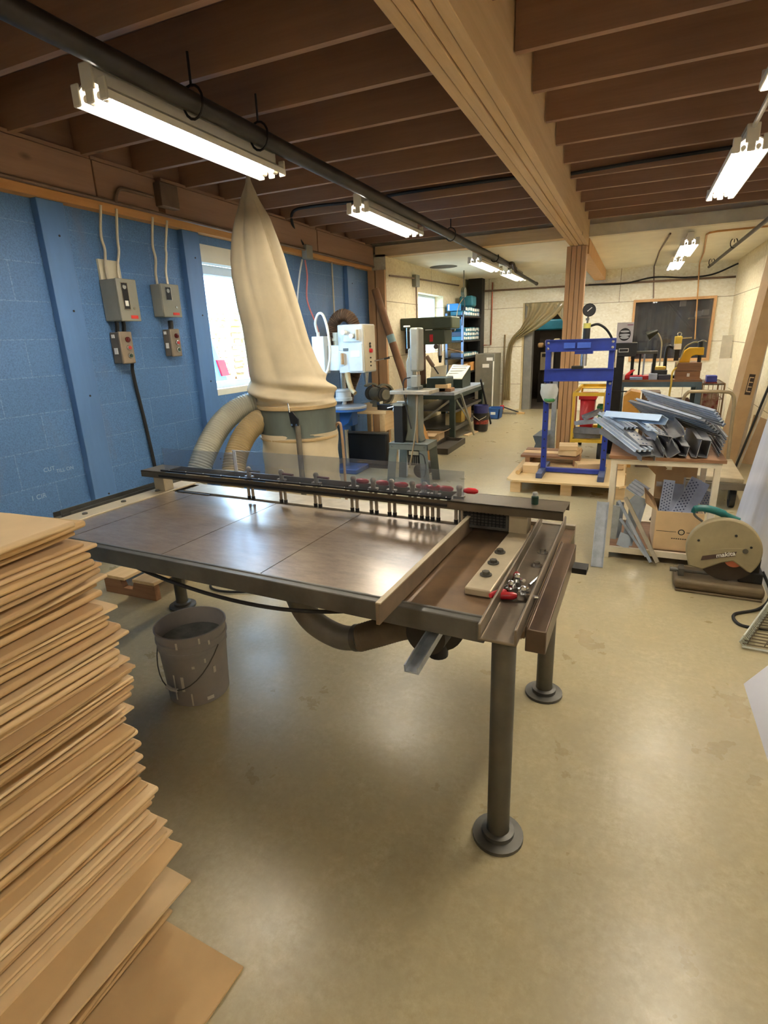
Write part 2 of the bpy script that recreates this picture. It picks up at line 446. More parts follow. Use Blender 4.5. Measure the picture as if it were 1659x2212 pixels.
# main beam: four plies
mbm = thing('main_beam', 'thick laminated pine beam running down the middle of the ceiling', 'beam', (-.715, -2.6, 2.475))
for k in range(4):
    x = -.82 + .0525 * k
    MB().bx(x, -2.6, 2.475 + (.004, .0, .006, .001)[k], x + .0475, 7.57, 2.95).build('ply', M_BEAM, mbm, world=True, bevel=.003)
tag(MB().bx(-.80, 7.72, 2.40, -.615, 11.75, 2.573).build('rear_beam', M_POST), 'pine beam under the low white ceiling behind the centre post', 'beam')
post = thing('centre_post', 'built-up pine post carrying the main beam, beside blue press', 'post', (-.735, 7.6, 0))
for k in range(4):
    x = -.85 + .0565 * k
    MB().bx(x, 7.50 + (0, .006, .002, .0)[k], 0, x + .0515, 7.66, 2.474).build('ply', M_POST, post, world=True, bevel=.003)
tag(MB().ext([(-.03, -.02), (.03, -.02), (.03, .02), (.022, .02), (.022, -.012), (-.022, -.012), (-.022, .02), (-.03, .02)], (-.895, 7.5, 0), (-.895, 7.5, 1.0), up=(0, 1, 0)).build('steel_stud', GALV), 'grey galvanised steel stud standing against the centre post', 'stud')

# ---------------------------------------------------------------- windows
def win_left():
    wn = tag(MB().bx(W - .16, 4.10, 1.15, W - .155, 5.36, 2.13).build('window_1', glass('window_glass', (240, 248, 255), .04)), 'bright window in the blue wall behind the cloth dust bag', 'window', kind='structure')
    f = MB()
    for a in ((4.06, 1.11, 5.4, 1.17), (4.06, 2.11, 5.4, 2.19), (4.06, 1.17, 4.11, 2.11), (5.34, 1.17, 5.4, 2.11)): f.bx(W - .19, a[0], a[1], W - .1, a[2], a[3])
    f.build('window_frame', M_TRIMB, wn, world=True, bevel=.006)
    t = MB(); t.bx(W - .1, 4.06, 2.19, W + .004, 5.4, 2.33); t.bx(W - .1, 4.06, 1.06, W + .004, 5.4, 1.115)
    t.build('window_trim', M_TRIMW, wn, world=True)
win_left()
wn = tag(MB().bx(-3.4, 8.8, 1.28, -3.395, 10.0, 2.15).build('window_2', glass('window_glass')), 'small bright window in the strand board wall behind green drill', 'window', kind='structure')
f = MB()
for a in ((8.76, 1.25, 10.05, 1.29), (8.76, 2.15, 10.05, 2.19), (8.76, 1.29, 8.8, 2.15), (10.01, 1.29, 10.05, 2.15)): f.bx(-3.44, a[0], a[1], -3.36, a[2], a[3])
f.build('window_frame', M_TRIMB, wn, world=True)
wn = tag(MB().bx(-.08, 11.8, .96, 1.21, 11.806, 1.99).build('window_3', glass('dusty_pane', (200, 200, 205), .05, .06)), 'dark interior window in the rear wall above the tool bench', 'window', kind='structure')
f = MB()
for a in ((-.1, .93, 1.23, .975), (-.1, 1.975, 1.23, 2.02), (-.1, .975, -.06, 1.975), (1.185, .975, 1.23, 1.975)): f.bx(a[0], 11.72, a[1], a[2], 11.9, a[3])
f.build('window_frame', M_POST, wn, world=True)
f = MB(); f.bx(-2.1, 11.74, 0, -2.065, 11.92, 2.08)
dr = struct(f, 'door_1', mat('door_jamb', (196, 178, 138), .7))
tag(dr, 'open doorway in the rear wall leading to a dark room', 'doorway', kind='structure')
MB().bx(-2.06, 11.78, 0, -1.9, 12.0, 2.06).build('jamb_lining', mat('jamb_grey', (120, 120, 118), .6), dr, world=True)
tag(MB().bx(-3.14, 11.48, 0, -2.87, 11.72, 2.575).build('steel_column', BLACKM), 'black steel column in the far left corner', 'column')
tag(MB().cyl((-2.93, 9.2, 2.57), (-2.93, 9.2, 2.574), .22, n=28).build('ceiling_vent', mat('vent_dark', (90, 80, 64), .8)), 'round dark vent hole in the low white ceiling', 'vent')

# ---------------------------------------------------------------- rooms behind, kept dim
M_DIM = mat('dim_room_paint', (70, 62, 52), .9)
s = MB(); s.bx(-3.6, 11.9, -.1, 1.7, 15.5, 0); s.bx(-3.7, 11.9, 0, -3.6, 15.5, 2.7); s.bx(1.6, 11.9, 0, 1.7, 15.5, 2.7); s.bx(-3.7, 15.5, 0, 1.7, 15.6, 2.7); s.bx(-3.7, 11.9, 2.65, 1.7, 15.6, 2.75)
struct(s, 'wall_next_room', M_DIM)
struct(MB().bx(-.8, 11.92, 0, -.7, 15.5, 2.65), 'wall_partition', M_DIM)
# ================================================================ PANEL CUTTING TABLE
M_PLATE = None
def m_plate():
    m, nt, b, co = base_mat('worn_table_plate')
    f = ramp(nt, noise(nt, mapped(nt, co, (1, 1.6, 1)), 3.2, 6, .7), .15, .9)
    c = mix_rgb(nt, f, lin((84, 66, 54)), lin((136, 112, 92)))
    sc = ramp(nt, noise(nt, mapped(nt, co, (1, 3, 1), (3, 1, 0), (0, 0, .5)), 9, 8, .8), .3, .8)
    c = mix_rgb(nt, sc, c, lin((160, 142, 120)))
    nt.links.new(c, b.inputs['Base Color']); b.inputs['Metallic'].default_value = .45
    nt.links.new(ramp(nt, noise(nt, co, 4, 2, .5), .1, .9, (.26, .26, .26), (.4, .4, .4)), b.inputs['Roughness'])
    b.inputs['Coat Weight'].default_value = 1; b.inputs['Coat Roughness'].default_value = .26
    bump(nt, b, noise(nt, co, 11, 4, .6), .12, .004)
    return m
M_PLATE = m_plate()
M_RECESS = mat('rusty_plate', (124, 98, 70), .45, .3, .2, 7, col2=(96, 76, 56), bmp=.05)
M_PALE = mat('pale_dusty_alu', (196, 182, 154), .5, .45, .12, 7, bmp=.04)
ACRYL = glass('acrylic_guard', (236, 240, 246), .07, .09, (196, 204, 220))
tb = thing('cutting_table', 'large low steel cutting table with brown plates, clamp rail and clear acrylic guard', 'table', (-.15, 1.34, 0), R(-3))
for a, b in ((-2.17, -2.003), (-1.999, -1.458), (-1.454, -.978), (-.974, -.45)):
    MB().bx(a, .028, .722, b, .765, .74).build('table_plate', M_PLATE, tb)
fr = MB(); fr.bx(-2.3, .04, .69, -.07, .93, .718); fr.bx(-2.3, .93, .65, -.06, .955, .737)
fr.build('sub_frame', ALU, tb)
fe = MB(); fe.ext([(0, 0), (.012, 0), (.012, -.058), (.03, -.058), (.03, -.066), (0, -.066)], (-2.33, .025, .744), (-.165, .025, .744))
fe.bx(-2.33, 0, .676, -.165, .03, .741)
fe.build('front_rail', STEEL, tb, bevel=.003)
MB().bx(-.45, .03, .7, -.06, .93, .722).build('rusty_plate', M_RECESS, tb)
st = MB().bx(-2.29, .0, .735, -2.175, .95, .746).build('side_strip', M_PALE, tb, bevel=.003)
for v in (.28, .5, .72): MB().lathe([(.013, 0), (.013, .006), (.008, .009), (0, .009)], (-2.232, v, .746), 10).build('bolt', STEEL, st)
for u in (-2.47, -2.39):
    MB().ext([(0, 0), (.07, 0), (.07, .03), (.064, .03), (.064, .006), (.006, .006), (.006, .05), (0, .05)], (u + .07, .27, .70), (u + .07, 1.05, .70)).build('side_rail', STEEL, tb)
MB().bx(-2.1, .782, .735, -.5, .925, .747).build('rear_strip', ALU, tb, bevel=.002)
MB().bx(-2.13, .763, .73, -1.9, .79, .744).build('slot_cover', BLACKM, tb)
# fence and right-hand bar
fn = MB().ext([(-.004, 0), (.006, 0), (.006, .064), (-.004, .064)], (-.431, -.125, .742), (-.442, .70, .742)).build('fence', mat('fence_brown', (122, 104, 84), .5, .3, .2, 8), tb)
MB().ext([(-.01, 0), (.006, 0), (.006, .004), (-.01, .004)], (-.431, -.125, .806), (-.442, .70, .806)).build('fence_lip', M_PALE, fn)
br_ = MB().bx(-.286, .186, .722, -.2, .76, .748).build('guide_bar', M_PALE, tb, bevel=.005)
for u, v in ((-.25, .299), (-.255, .405), (-.26, .509)):
    k = MB(); k.lathe([(.02, 0), (.02, .004), (.0, .004)], (u, v, .748), 16); k.lathe([(.013, .004), (.013, .014), (0, .014)], (u, v, .748), 6)
    k.build('hex_bolt', STEEL, br_)
# U channel tray
ch = MB().ext([(-.052, 0), (.052, 0), (.052, .05), (.044, .05), (.044, .009), (-.044, .009), (-.044, .05), (-.052, .05)], (-.112, -.065, .724), (-.15, .94, .724)).build('channel_tray', mat('tray_steel', (120, 108, 92), .42, .6, .2, 8), tb, bevel=.003)
for u, v in ((-.12, .47), (-.125, .6)):
    k = MB(); k.lathe([(.02, 0), (.02, .003), (0, .003)], (u, v, .733), 16); k.lathe([(.011, .003), (.011, .015), (0, .015)], (u, v, .733), 6)
    k.build('hex_bolt', CHROME, ch)
MB().ext([(-.028, -.07), (.028, -.07), (.028, .006), (.022, .006), (.022, 0), (-.028, 0)], (-.03, .03, .732), (-.055, .735, .732)).build('outer_rail', RUSTY, tb, bevel=.003)
MB().bx(-.02, .6, .67, .03, .66, .69).build('end_bracket', BLACKM, tb)
# legs with floor flanges
for u, v in ((-.111, .012), (-2.27, .80), (-.125, .80), (-2.2, .07)):
    lg = MB().cyl((u, v, .02), (u, v, .70), .034, n=24).build('leg', mat('leg_steel', (92, 88, 78), .5, .5, .2, 6, bmp=.05), tb)
    MB().lathe([(.078, 0), (.078, .012), (.05, .016), (.05, .03), (.035, .034), (.035, .02)], (u, v, 0), 28).build('floor_flange', STEEL, lg)
# bridge
for u, v in ((-2.215, .76), (-.243, .765)):
    MB().bx(u - .045, v - .03, .745, u + .03, v + .035, .832).build('bridge_post', M_PALE, tb, bevel=.003)
bg_ = MB(); bg_.ext([(0, 0), (.006, 0), (.006, .028), (.15, .028), (.15, .0), (.156, 0), (.156, .034), (0, .034)], (-2.30, .69, .832), (-.075, .69, .832), up=(0, 0, 1), roll=0) if False else None
bg_.bx(-2.30, .69, .832, -.075, .697, .866)
bg_.bx(-2.30, .69, .860, -2.15, .84, .866); bg_.bx(-.535, .69, .860, -.075, .84, .866); bg_.bx(-2.3, .834, .832, -.075, .84, .866)
bridge = bg_.build('bridge_beam', mat('bridge_steel', (104, 94, 78), .4, .6, .2, 5), tb)
cl_ = MB(); cl_.bx(-2.16, .682, .842, -.53, .69, .852); cl_.bx(-2.16, .70, .868, -.52, .712, .876)
cl_.build('rail_lip', BLACKM, bridge)
rv = MB()
for k in range(14): rv.lathe([(.004, 0), (.003, .003), (0, .003)], (-2.1 + .12 * k, .706, .876), 8)
rv.build('rivets', CHROME, bridge)['kind'] = 'stuff'
# acrylic guard: three overlapping sheets
for a, b, z in ((-2.15, -1.66, .99), (-1.665, -.63, 1.005), (-.66, -.47, .985)):
    MB().bx(a, .722, .868, b, .727, z).build('acrylic_sheet', ACRYL, tb)
tp = MB().bx(-1.655, .718, .9, -1.64, .7215, 1.0).build('sheet_joint_tape', mat('pale_tape', (214, 220, 232), .4), tb)
# hold-down clamps along the rail
REDH = mat('red_grip', (176, 28, 38), .35, 0, .1); DULL = mat('dull_clamp_steel', (160, 148, 130), .4, .3, .12)
for i, u in enumerate((-1.6, -1.4, -1.2, -1.0, -.9, -.81, -.71, -.655, -.605, -.5)):
    c = MB(); c.bx(u - .022, .742, .866, u + .022, .764, .874); c.cyl((u, .753, .87), (u, .753, .905), .011, n=10); c.ball((u, .753, .908), .014, 10)
    for q in (-.013, .013): c.cyl((u + q, .752, .765), (u + q, .752, .866), .0075, n=10)
    cb = c.build('hold_down_clamp', DULL, tb)
    for q in (-.013, .013): MB().cyl((u + q, .752, .752), (u + q, .752, .77), .0092, n=10).build('rubber_tip', RUBBER, cb)
    if i < 3: MB().cyl((u + .01, .75, .9), (u + .075, .744, .9), .006, n=8).build('grip', STEEL if i == 0 else mat('dark_red_grip', (96, 40, 40), .5), cb)
    else: MB().lathe([(0, 0), (.008, .002), (.013, .02), (.012, .05), (.006, .062), (0, .062)], M=Matrix.Translation((u + .018, .75, .9)) @ Matrix.Rotation(R(90), 4, 'Y'), n=12).build('grip', REDH, cb)
# motor box, saw motor under the table, dust hose, drawer rail
mb_ = MB()
for a in ((-.5, .745, .745, -.29, .76, .757), (-.5, .745, .815, -.29, .76, .828), (-.5, .745, .757, -.487, .76, .815), (-.303, .745, .757, -.29, .76, .815)): mb_.bx(*a)
mb_.bx(-.5, .76, .745, -.29, .95, .828)
mbx = mb_.build('motor_box', STEEL, tb, bevel=.002)
mg = MB()
for k in range(12): mg.bx(-.485 + .0155 * k, .748, .757, -.482 + .0155 * k, .752, .815)
for k in range(4): mg.bx(-.487, .748, .768 + .012 * k, -.303, .752, .77 + .012 * k)
mg.build('mesh_grille', BLACKM, mbx)
M90 = Matrix.Translation((-.41, .29, .56)) @ Matrix.Rotation(R(90), 4, 'X')
mt = MB().lathe([(0, -.06), (.1, -.06), (.105, -.04), (.105, .04), (.07, .06), (.07, .13), (0, .13)], n=28, M=M90)
mt.bx(-.48, .2, .56, -.34, .38, .70)
mt.build('saw_motor', mat('motor_black', (52, 47, 42), .55, .3, .2), tb)
MB().cyl((-.40, .25, .44), (-.40, .25, .50), .035, n=16).build('motor_cap', BLACKM, tb)
MB().ext([(-.022, -.012), (.022, -.012), (.022, .012), (.018, .012), (.018, -.008), (-.018, -.008), (-.018, .012), (-.022, .012)], (-.345, -.10, .605), (-.345, .3, .66)).build('slide_rail', GALV, tb)
hz = spline([(-1.1, .36, .70), (-1.07, .35, .52), (-1.0, .35, .40), (-.88, .36, .345), (-.77, .36, .36)], 8)
MB().tube(hz, .05, 18).build('hose_elbow', mat('grey_hose', (112, 106, 96), .5, .2, .15), tb)
corrugated(spline([(-.78, .36, .36), (-.7, .36, .40), (-.58, .34, .47), (-.47, .3, .53)], 10), .052, .014, .004).build('ribbed_hose', mat('brown_hose', (92, 78, 60), .6, 0, .2), tb)
MB().cyl((-.80, .36, .356), (-.775, .36, .362), .055, n=18).build('hose_band', STEEL, tb)
MB().tube(spline([(-2.05, .12, .70), (-1.9, .1, .675), (-1.55, .07, .625), (-1.19, .06, .598), (-.88, .08, .598), (-.62, .14, .625), (-.5, .25, .66)], 8), .0075, 8).build('power_cable', RUBBER, tb)

# loose toggle clamps lying in the tray + rod, small bottle on the bridge
TM = wmat(tb)
def loose(loc, rz, tilt, lab):
    t = thing('toggle_clamp', lab, 'clamp', TM @ Vector(loc), R(-3) + rz, 'loose toggle clamps in the tray')
    T = Matrix.Rotation(tilt, 4, 'Y')
    MB().lathe([(0, 0), (.007, .001), (.012, .012), (.0115, .045), (.007, .06), (0, .06)], M=T @ Matrix.Translation((-.005, 0, .013)) @ Matrix.Rotation(R(-90), 4, 'Y'), n=12).build('grip', REDH, t)
    c = MB(); c.bx(-.004, -.012, .004, .03, .012, .022, T); c.cyl((.03, -.009, .014), (.055, -.009, .014), .0055, n=8, M=T); c.cyl((.012, .0, .004), (.012, .0, .036), .008, n=10, M=T); c.ball((.012, 0, .036), .011, 8); c.cyl((.0, .014, .02), (.03, .02, .03), .006, n=8, M=T)
    c.build('clamp_body', CHROME, t)
    return t
loose((-.155, .21, .734), R(52), 0, 'loose red-handled toggle clamp at the left of the three in the steel tray')
loose((-.115, .19, .734), R(20), 0, 'loose red-handled toggle clamp lying nearest the tray front')
loose((-.145, .29, .734), R(-75), 0, 'loose red-handled toggle clamp farthest back of the three in the steel tray')
rd = MB().cyl((-.105, .29, .741), (-.085, .40, .741), .005, n=8)
rd.v = [tuple(TM @ Vector(p)) for p in rd.v]
tag(rd.build('metal_rod', CHROME), 'thin bright metal rod lying behind the red clamps in the tray', 'rod')
sb = thing('small_bottle', 'small green bottle with grey cap standing on the table bridge', 'bottle', TM @ Vector((-.195, .765, .866)))
MB().lathe([(0, 0), (.013, .0), (.014, .004), (.014, .03), (.011, .034)], n=16).build('bottle_body', mat('green_bottle', (22, 58, 46), .4), sb)
MB().lathe([(.0105, .033), (.0105, .045), (.008, .048), (0, .048)], n=14).build('cap', mat('grey_cap', (170, 172, 168), .4), sb)

# wooden skid and coiled cable under the table
sk = thing('wooden_skid', 'short wooden pallet skid on the floor under the cutting table', 'pallet', (-2.8, 2.36, 0))
rn = MB(); rn.poly([(-.21, -.11, 0), (.22, -.11, 0), (.22, -.11, .1), (.05, -.11, .1), (.03, -.11, .05), (-.05, -.11, .05), (-.07, -.11, .1), (-.21, -.11, .1)], (0, .04, 0))
rn.build('runner', DARKWOOD, sk)
MB().bx(-.21, .52, 0, .22, .56, .1).build('runner', DARKWOOD, sk)
for x in (-.21, .04): MB().bx(x, -.11, .1, x + .18, .56, .122).build('deck_board', PINEY, sk, bevel=.003)
MB().bx(.22, .25, 0, .26, .52, .05).build('side_board', PINEY, sk)
pts = [(-2.45, 2.62, .012), (-2.36, 2.5, .012), (-2.2, 2.5, .012), (-2.0, 2.6, .012), (-1.8, 2.8, .012), (-1.7, 3.0, .012)]
tag(MB().tube(spline(pts, 8), .008, 8).build('floor_cable', RUBBER), 'thin black cable looping on the floor under the cutting table', 'cable')

# plastering bucket
bk = thing('bucket', 'grey plaster-stained bucket with wire handle on the floor before the table', 'bucket', (-1.69, 1.63, 0))
bm_ = mat('stained_bucket', (140, 136, 134), .6, 0, .2, 6, col2=(158, 150, 146), bmp=.04)
MB().lathe([(.128, 0), (.13, .004), (.143, .245), (.147, .248), (.147, .262), (.144, .265), (.146, .285), (.152, .288), (.152, .3), (.147, .303), (.149, .333), (.153, .336), (.153, .342), (.146, .343), (.143, .33), (.128, .02), (0, .015)], n=48).build('bucket_wall', bm_, bk)
MB().lathe([(0, .26), (.138, .268)], n=32).build('dried_plaster', mat('plaster', (124, 124, 122), .8, 0, .15, 14, col2=(88, 92, 92)), bk)
hp = [(.158 * math.cos(a), .158 * math.sin(a), .29 - .19 * math.sin((a + R(170)) / R(170) * PI)) for a in [R(-175) + R(170) * k / 16 for k in range(17)]]
bh = MB().tube(hp, .0028, 6).build('wire_handle', STEEL, bk)
MB().tube(hp[7:10], .008, 8).build('handle_grip', mat('grey_grip', (196, 190, 178), .6), bh)
dr_ = MB()
for a, z, w, h in ((-70, .31, .008, .03), (-35, .32, .007, .025), (-20, .3, .008, .02), (-50, .2, .012, .012), (-30, .22, .008, .02), (-88, .1, .006, .12), (-72, .12, .012, .07), (-60, .04, .006, .06), (-28, .03, .03, .016), (-15, .16, .012, .03)):
    aa = R(a); rr = .131 + .0145 * z / .245 + .004 if z < .25 else .1535
    dr_.box((rr * math.cos(aa), rr * math.sin(aa), z), (.002, w, h), rz=aa)
dr_.build('plaster_drips', mat('plaster_white', (206, 200, 188), .8), bk)['kind'] = 'stuff'
# ================================================================ STACK OF FLAT CARDBOARD BOXES
CB = [CARD, CARD2, mat('cardboard_light', (222, 194, 152), .85, 0, .07, 5, bmp=.03, bsc=200), mat('cardboard_warm', (200, 168, 122), .85, 0, .08, 5, bmp=.03, bsc=200)]
rng = random.Random(3)
KZ = [(.0, -.93), (.19, -1.05), (.30, -1.045), (.32, -.955), (.374, -.93), (.516, -.962), (.606, -.975), (.66, -.966), (.73, -.99), (.76, -.96), (.82, -.946), (.935, -.95), (1.01, -.968), (1.064, -.972), (1.2, -.975)]
def kx(z):
    for (a, b), (c, d) in zip(KZ, KZ[1:]):
        if a <= z <= c: return b + (d - b) * (z - a) / (c - a)
    return KZ[-1][1]
def sheet(z, x, y, th, rz, w, d, m, label, group, curl=0., droop=0., notch=False, tw=0.):
    """Flat folded box; its far right corner sits at (x, y), it reaches -X and -Y from there."""
    n = 9
    def top(u, v, s):
        px, py = -w * (1 - u), -d * (1 - v)
        e = max(0, (u - .8) / .2) ** 2
        dz = curl * max(0, (u - .72) / .28) ** 2 * max(0, (v - .8) / .2) ** 2 + droop * e + tw * (v - .6) * u
        r = min(1, (1 - u) / .012) if s else 1
        return (px, py, dz + th * (.5 + (.5 if s > 0 else -.5) * 1))
    us = [0, .3, .55, .72, .84, .93, .98, 1]; vs_ = [0, .3, .55, .75, .85, .93, .985, 1]
    if notch: vs_ = [0, .2, .4, .55, .75, .85, .93, .985, 1]
    mbs = MB(); vv = []; nu, nv = len(us), len(vs_)
    for s in (-1, 1):
        for v in vs_:
            for u in us: vv.append(top(u, v, s))
    ff = []
    for s in (0, 1):
        o = s * nu * nv
        for j in range(nv - 1):
            for i in range(nu - 1): ff.append((o + j * nu + i, o + j * nu + i + 1, o + (j + 1) * nu + i + 1, o + (j + 1) * nu + i))
    o = nu * nv
    ring = [i for i in range(nu)] + [j * nu + nu - 1 for j in range(1, nv)] + [(nv - 1) * nu + i for i in range(nu - 2, -1, -1)] + [j * nu for j in range(nv - 2, 0, -1)]
    for a, b in zip(ring, ring[1:] + ring[:1]): ff.append((a, b, b + o, a + o))
    mbs.add(vv, ff)
    ob = mbs.build('flat_cardboard_box', m, loc=(0, 0, 0), smooth=30)
    ob.location = (x, y, z); ob.rotation_euler = (0, 0, rz)
    if th > .006:
        md = ob.modifiers.new('bev', 'BEVEL'); md.width = th * .38; md.segments = 2; md.limit_method = 'ANGLE'; md.angle_limit = R(50)
    return tag(ob, label, 'cardboard box', group)
GC = 'flat cardboard boxes in the tall stack'
z = .012
sheet(.003, -.765, .735, .006, R(-3), .7, 1.1, CB[3], 'widest flat cardboard box lying on the floor under the tall stack', GC)
z = .045
while z < .16:
    sheet(z, -1.0 - rng.random() * .03, .74 + rng.random() * .03, .011, R(rng.uniform(-3, 3)), .95, 1.1, rng.choice(CB), 'flat cardboard box squashed into the bottom of the tall stack', GC); z += .015
z = .168
# the notched box: built from an outline so the hand hole is real
nb = MB()
ol = [(0, 0), (0, -.42)] + [(-.028 * math.sin(PI * k / 10), -.42 - .028 + .028 * math.cos(PI * k / 10)) for k in range(1, 10)] + [(0, -.476), (0, -1.05), (-.9, -1.05), (-.9, 0)]
nb.poly([(a, b, 0) for a, b in ol], (0, 0, .007))
o = nb.build('flat_cardboard_box', CB[2], loc=(0, 0, 0)); o.location = (-.93, .765, z + .012); o.rotation_euler = (R(1), R(1.5), R(-3))
tag(o, 'flat cardboard box with a half round hand notch low in the tall stack', 'cardboard box', GC)
z = .2
mid = 0
while z < 1.165:
    th = rng.choice((.006, .007, .009, .012, .014)); 
    x = kx(z) + rng.uniform(-.012, .010) - (.02 if rng.random() < .25 else 0)
    y = .725 + rng.uniform(-.02, .02) + (.02 if z < .4 else 0)
    rz = R(rng.uniform(-2.5, 2.5) - 4 * (1 - z / 1.2) + 5 * max(0, (z - .9) / .3))
    c = rng.choice((0, 0, 0, .006, .01)) if rng.random() < .6 else 0
    lab = 'flat cardboard box pressed among many others in the tall stack at left'
    if .36 < z < .385 and mid == 0: x += .05; lab = 'flat cardboard box with a corner poking far out low in the stack'; mid = 1; rz = R(4)
    sheet(z, x, y, th, rz, .95, 1.05, rng.choice(CB), lab, GC, c, -.002)
    z += th + rng.choice((.001, .002, .004, .006)) + c * .9
sheet(z + .001, -.985, .70, .013, R(9), .95, 1.05, CB[2], 'topmost flat cardboard box of the tall stack, its whole face showing', GC, -.006, -.006)

# ================================================================ DUST COLLECTOR
CLOTH = mat('filter_cloth', (212, 196, 164), .95, 0, .07, 5, bmp=.08, bsc=160)
dc = thing('dust_collector', 'cloth bag dust collector hung from a joist before the window', 'dust collector', (-2.56, 4.0, 0))
prof = [(2.71, -2.768, .012, 0), (2.66, -2.768, .022, 0), (2.60, -2.770, .045, .12), (2.533, -2.773, .07, .17), (2.403, -2.762, .128, .16), (2.273, -2.764, .17, .13), (2.139, -2.76, .206, .10), (2.002, -2.753, .227, .08), (1.792, -2.727, .245, .065), (1.649, -2.705, .25, .06), (1.504, -2.69, .264, .055), (1.357, -2.666, .288, .05), (1.24, -2.64, .315, .045), (1.18, -2.62, .335, .03), (1.14, -2.61, .34, .02), (1.10, -2.6, .348, .012), (1.075, -2.59, .34, .008), (1.05, -2.575, .342, .005), (1.03, -2.56, .328, .0), (1.005, -2.56, .335, 0), (.99, -2.56, .325, 0)]
def bag(u, v):
    f = v * (len(prof) - 1); i = min(int(f), len(prof) - 2); t = f - i
    a, b = prof[i], prof[i + 1]; z, cx, r, w = [p + (q - p) * t for p, q in zip(a, b)]
    th = 2 * PI * u; top = max(0, min(1, (z - 1.15) / 1.2))
    fold = 1.5 * (abs(math.sin(2.5 * th + .7 * (z - 1.6) + .4)) ** .7 - .7) + .5 * (abs(math.sin(4 * th - .9 * z)) - .6)
    rr = r * (1 + w * 1.2 * fold)
    sw = .045 * max(0, 1 - abs(z - 1.13) / .13) * math.sin(3 * th + 40 * z)
    d = .9
    cy = 4.0 - .1 * top
    return (cx + (rr + sw) * math.cos(th), cy + (rr + sw) * d * math.sin(th), z + .018 * math.cos(th - .6) * (1 if z < 1.25 else .3))
MB().grid(bag, 84, 90, wrap=True).build('upper_bag', CLOTH, dc, world=True, smooth=60)
MB().tube([(-2.768, 3.9, 2.70), (-2.77, 3.9, 2.78)], .008, 8).build('hang_cord', BLACKM, dc, world=True)
MB().lathe([(.322, .765), (.318, .775), (.318, .99), (.325, .995), (.325, 1.0)], (-2.56, 4.0, 0), 48).build('drum', mat('green_grey_drum', (98, 106, 98), .5, .3, .18, 5, stretch=(1, 1, .3)), dc, world=True)
band = MB(); band.lathe([(.326, .985), (.332, .99), (.332, 1.012), (.326, 1.016)], (-2.56, 4.0, 0), 48); band.lathe([(.326, .735), (.33, .74), (.33, .752), (.326, .756)], (-2.56, 4.0, 0), 48)
band.build('clamp_band', mat('band_tan', (186, 160, 116), .7), dc, world=True)
def low(u, v):
    th = 2 * PI * u; z = .79 - .62 * v
    r = .322 + .006 * math.sin(9 * th + 14 * z) * v + .008 * math.sin(26 * z + 3 * th) * (1 - v) - .02 * max(0, v - .8)
    return (-2.56 + r * math.cos(th), 4.0 + r * math.sin(th), z)
MB().grid(low, 60, 30, wrap=True).build('lower_bag', CLOTH, dc, world=True, smooth=60)
MB().cyl((-2.56, 4, .12), (-2.56, 4, .17), .3, n=40).build('base_tray', STEEL, dc, world=True)
bs = MB(); bs.bx(-2.95, 3.7, 0, -2.88, 4.3, .12); bs.bx(-2.25, 3.7, 0, -2.18, 4.3, .12); bs.build('base_skid', STEEL, dc, world=True)
MB().tube(spline([(-2.27, 4.1, .80), (-2.235, 4.1, .84), (-2.21, 4.1, .80), (-2.2, 4.1, .5), (-2.2, 4.1, .02)], 6), .012, 8).build('side_stay', mat('stay_bare', (168, 140, 112), .5, .3), dc, world=True)
lv = MB().cyl((-2.375, 3.69, .88), (-2.335, 3.64, .1), .022, n=14).build('hanging_tube', mat('dull_tube', (120, 112, 98), .5, .5, .2), dc, world=True)
k = MB(); k.poly([(-2.44, 3.672, .985), (-2.43, 3.672, .9), (-2.42, 3.672, .865), (-2.355, 3.672, .875), (-2.352, 3.672, .93), (-2.40, 3.672, .985)], (0, .012, 0)); k.build('black_bracket', BLACKP, lv, world=True, bevel=.004)
k = MB(); k.cyl((-2.412, 3.665, .885), (-2.412, 3.675, .885), .009, n=10); k.cyl((-2.37, 3.665, .885), (-2.37, 3.675, .885), .009, n=10); k.tube([(-2.44, 3.68, 1.05), (-2.425, 3.67, .98)], .006, 6); k.build('bracket_bolts', CHROME, lv, world=True)
HOSE = mat('tan_hose', (176, 156, 116), .45, 0, .15, 6); HOSEG = mat('pale_hose', (186, 184, 168), .4, 0, .12, 6)
for nm, pts, r, m_ in (('suction_hose', [(-2.84, 3.93, 1.0), (-2.9, 3.85, 1.025), (-2.99, 3.72, .975), (-3.04, 3.55, .86), (-3.055, 3.35, .66), (-3.06, 3.2, .42), (-2.95, 3.0, .2), (-2.75, 2.8, .1)], .088, HOSEG),
                       ('suction_hose', [(-2.78, 3.83, .90), (-2.80, 3.74, .885), (-2.825, 3.6, .80), (-2.83, 3.47, .66), (-2.81, 3.38, .5), (-2.75, 3.25, .28), (-2.6, 3.1, .13)], .088, HOSE)):
    corrugated(spline(pts, 12), r, .02, .005).build(nm, m_, dc, world=True)
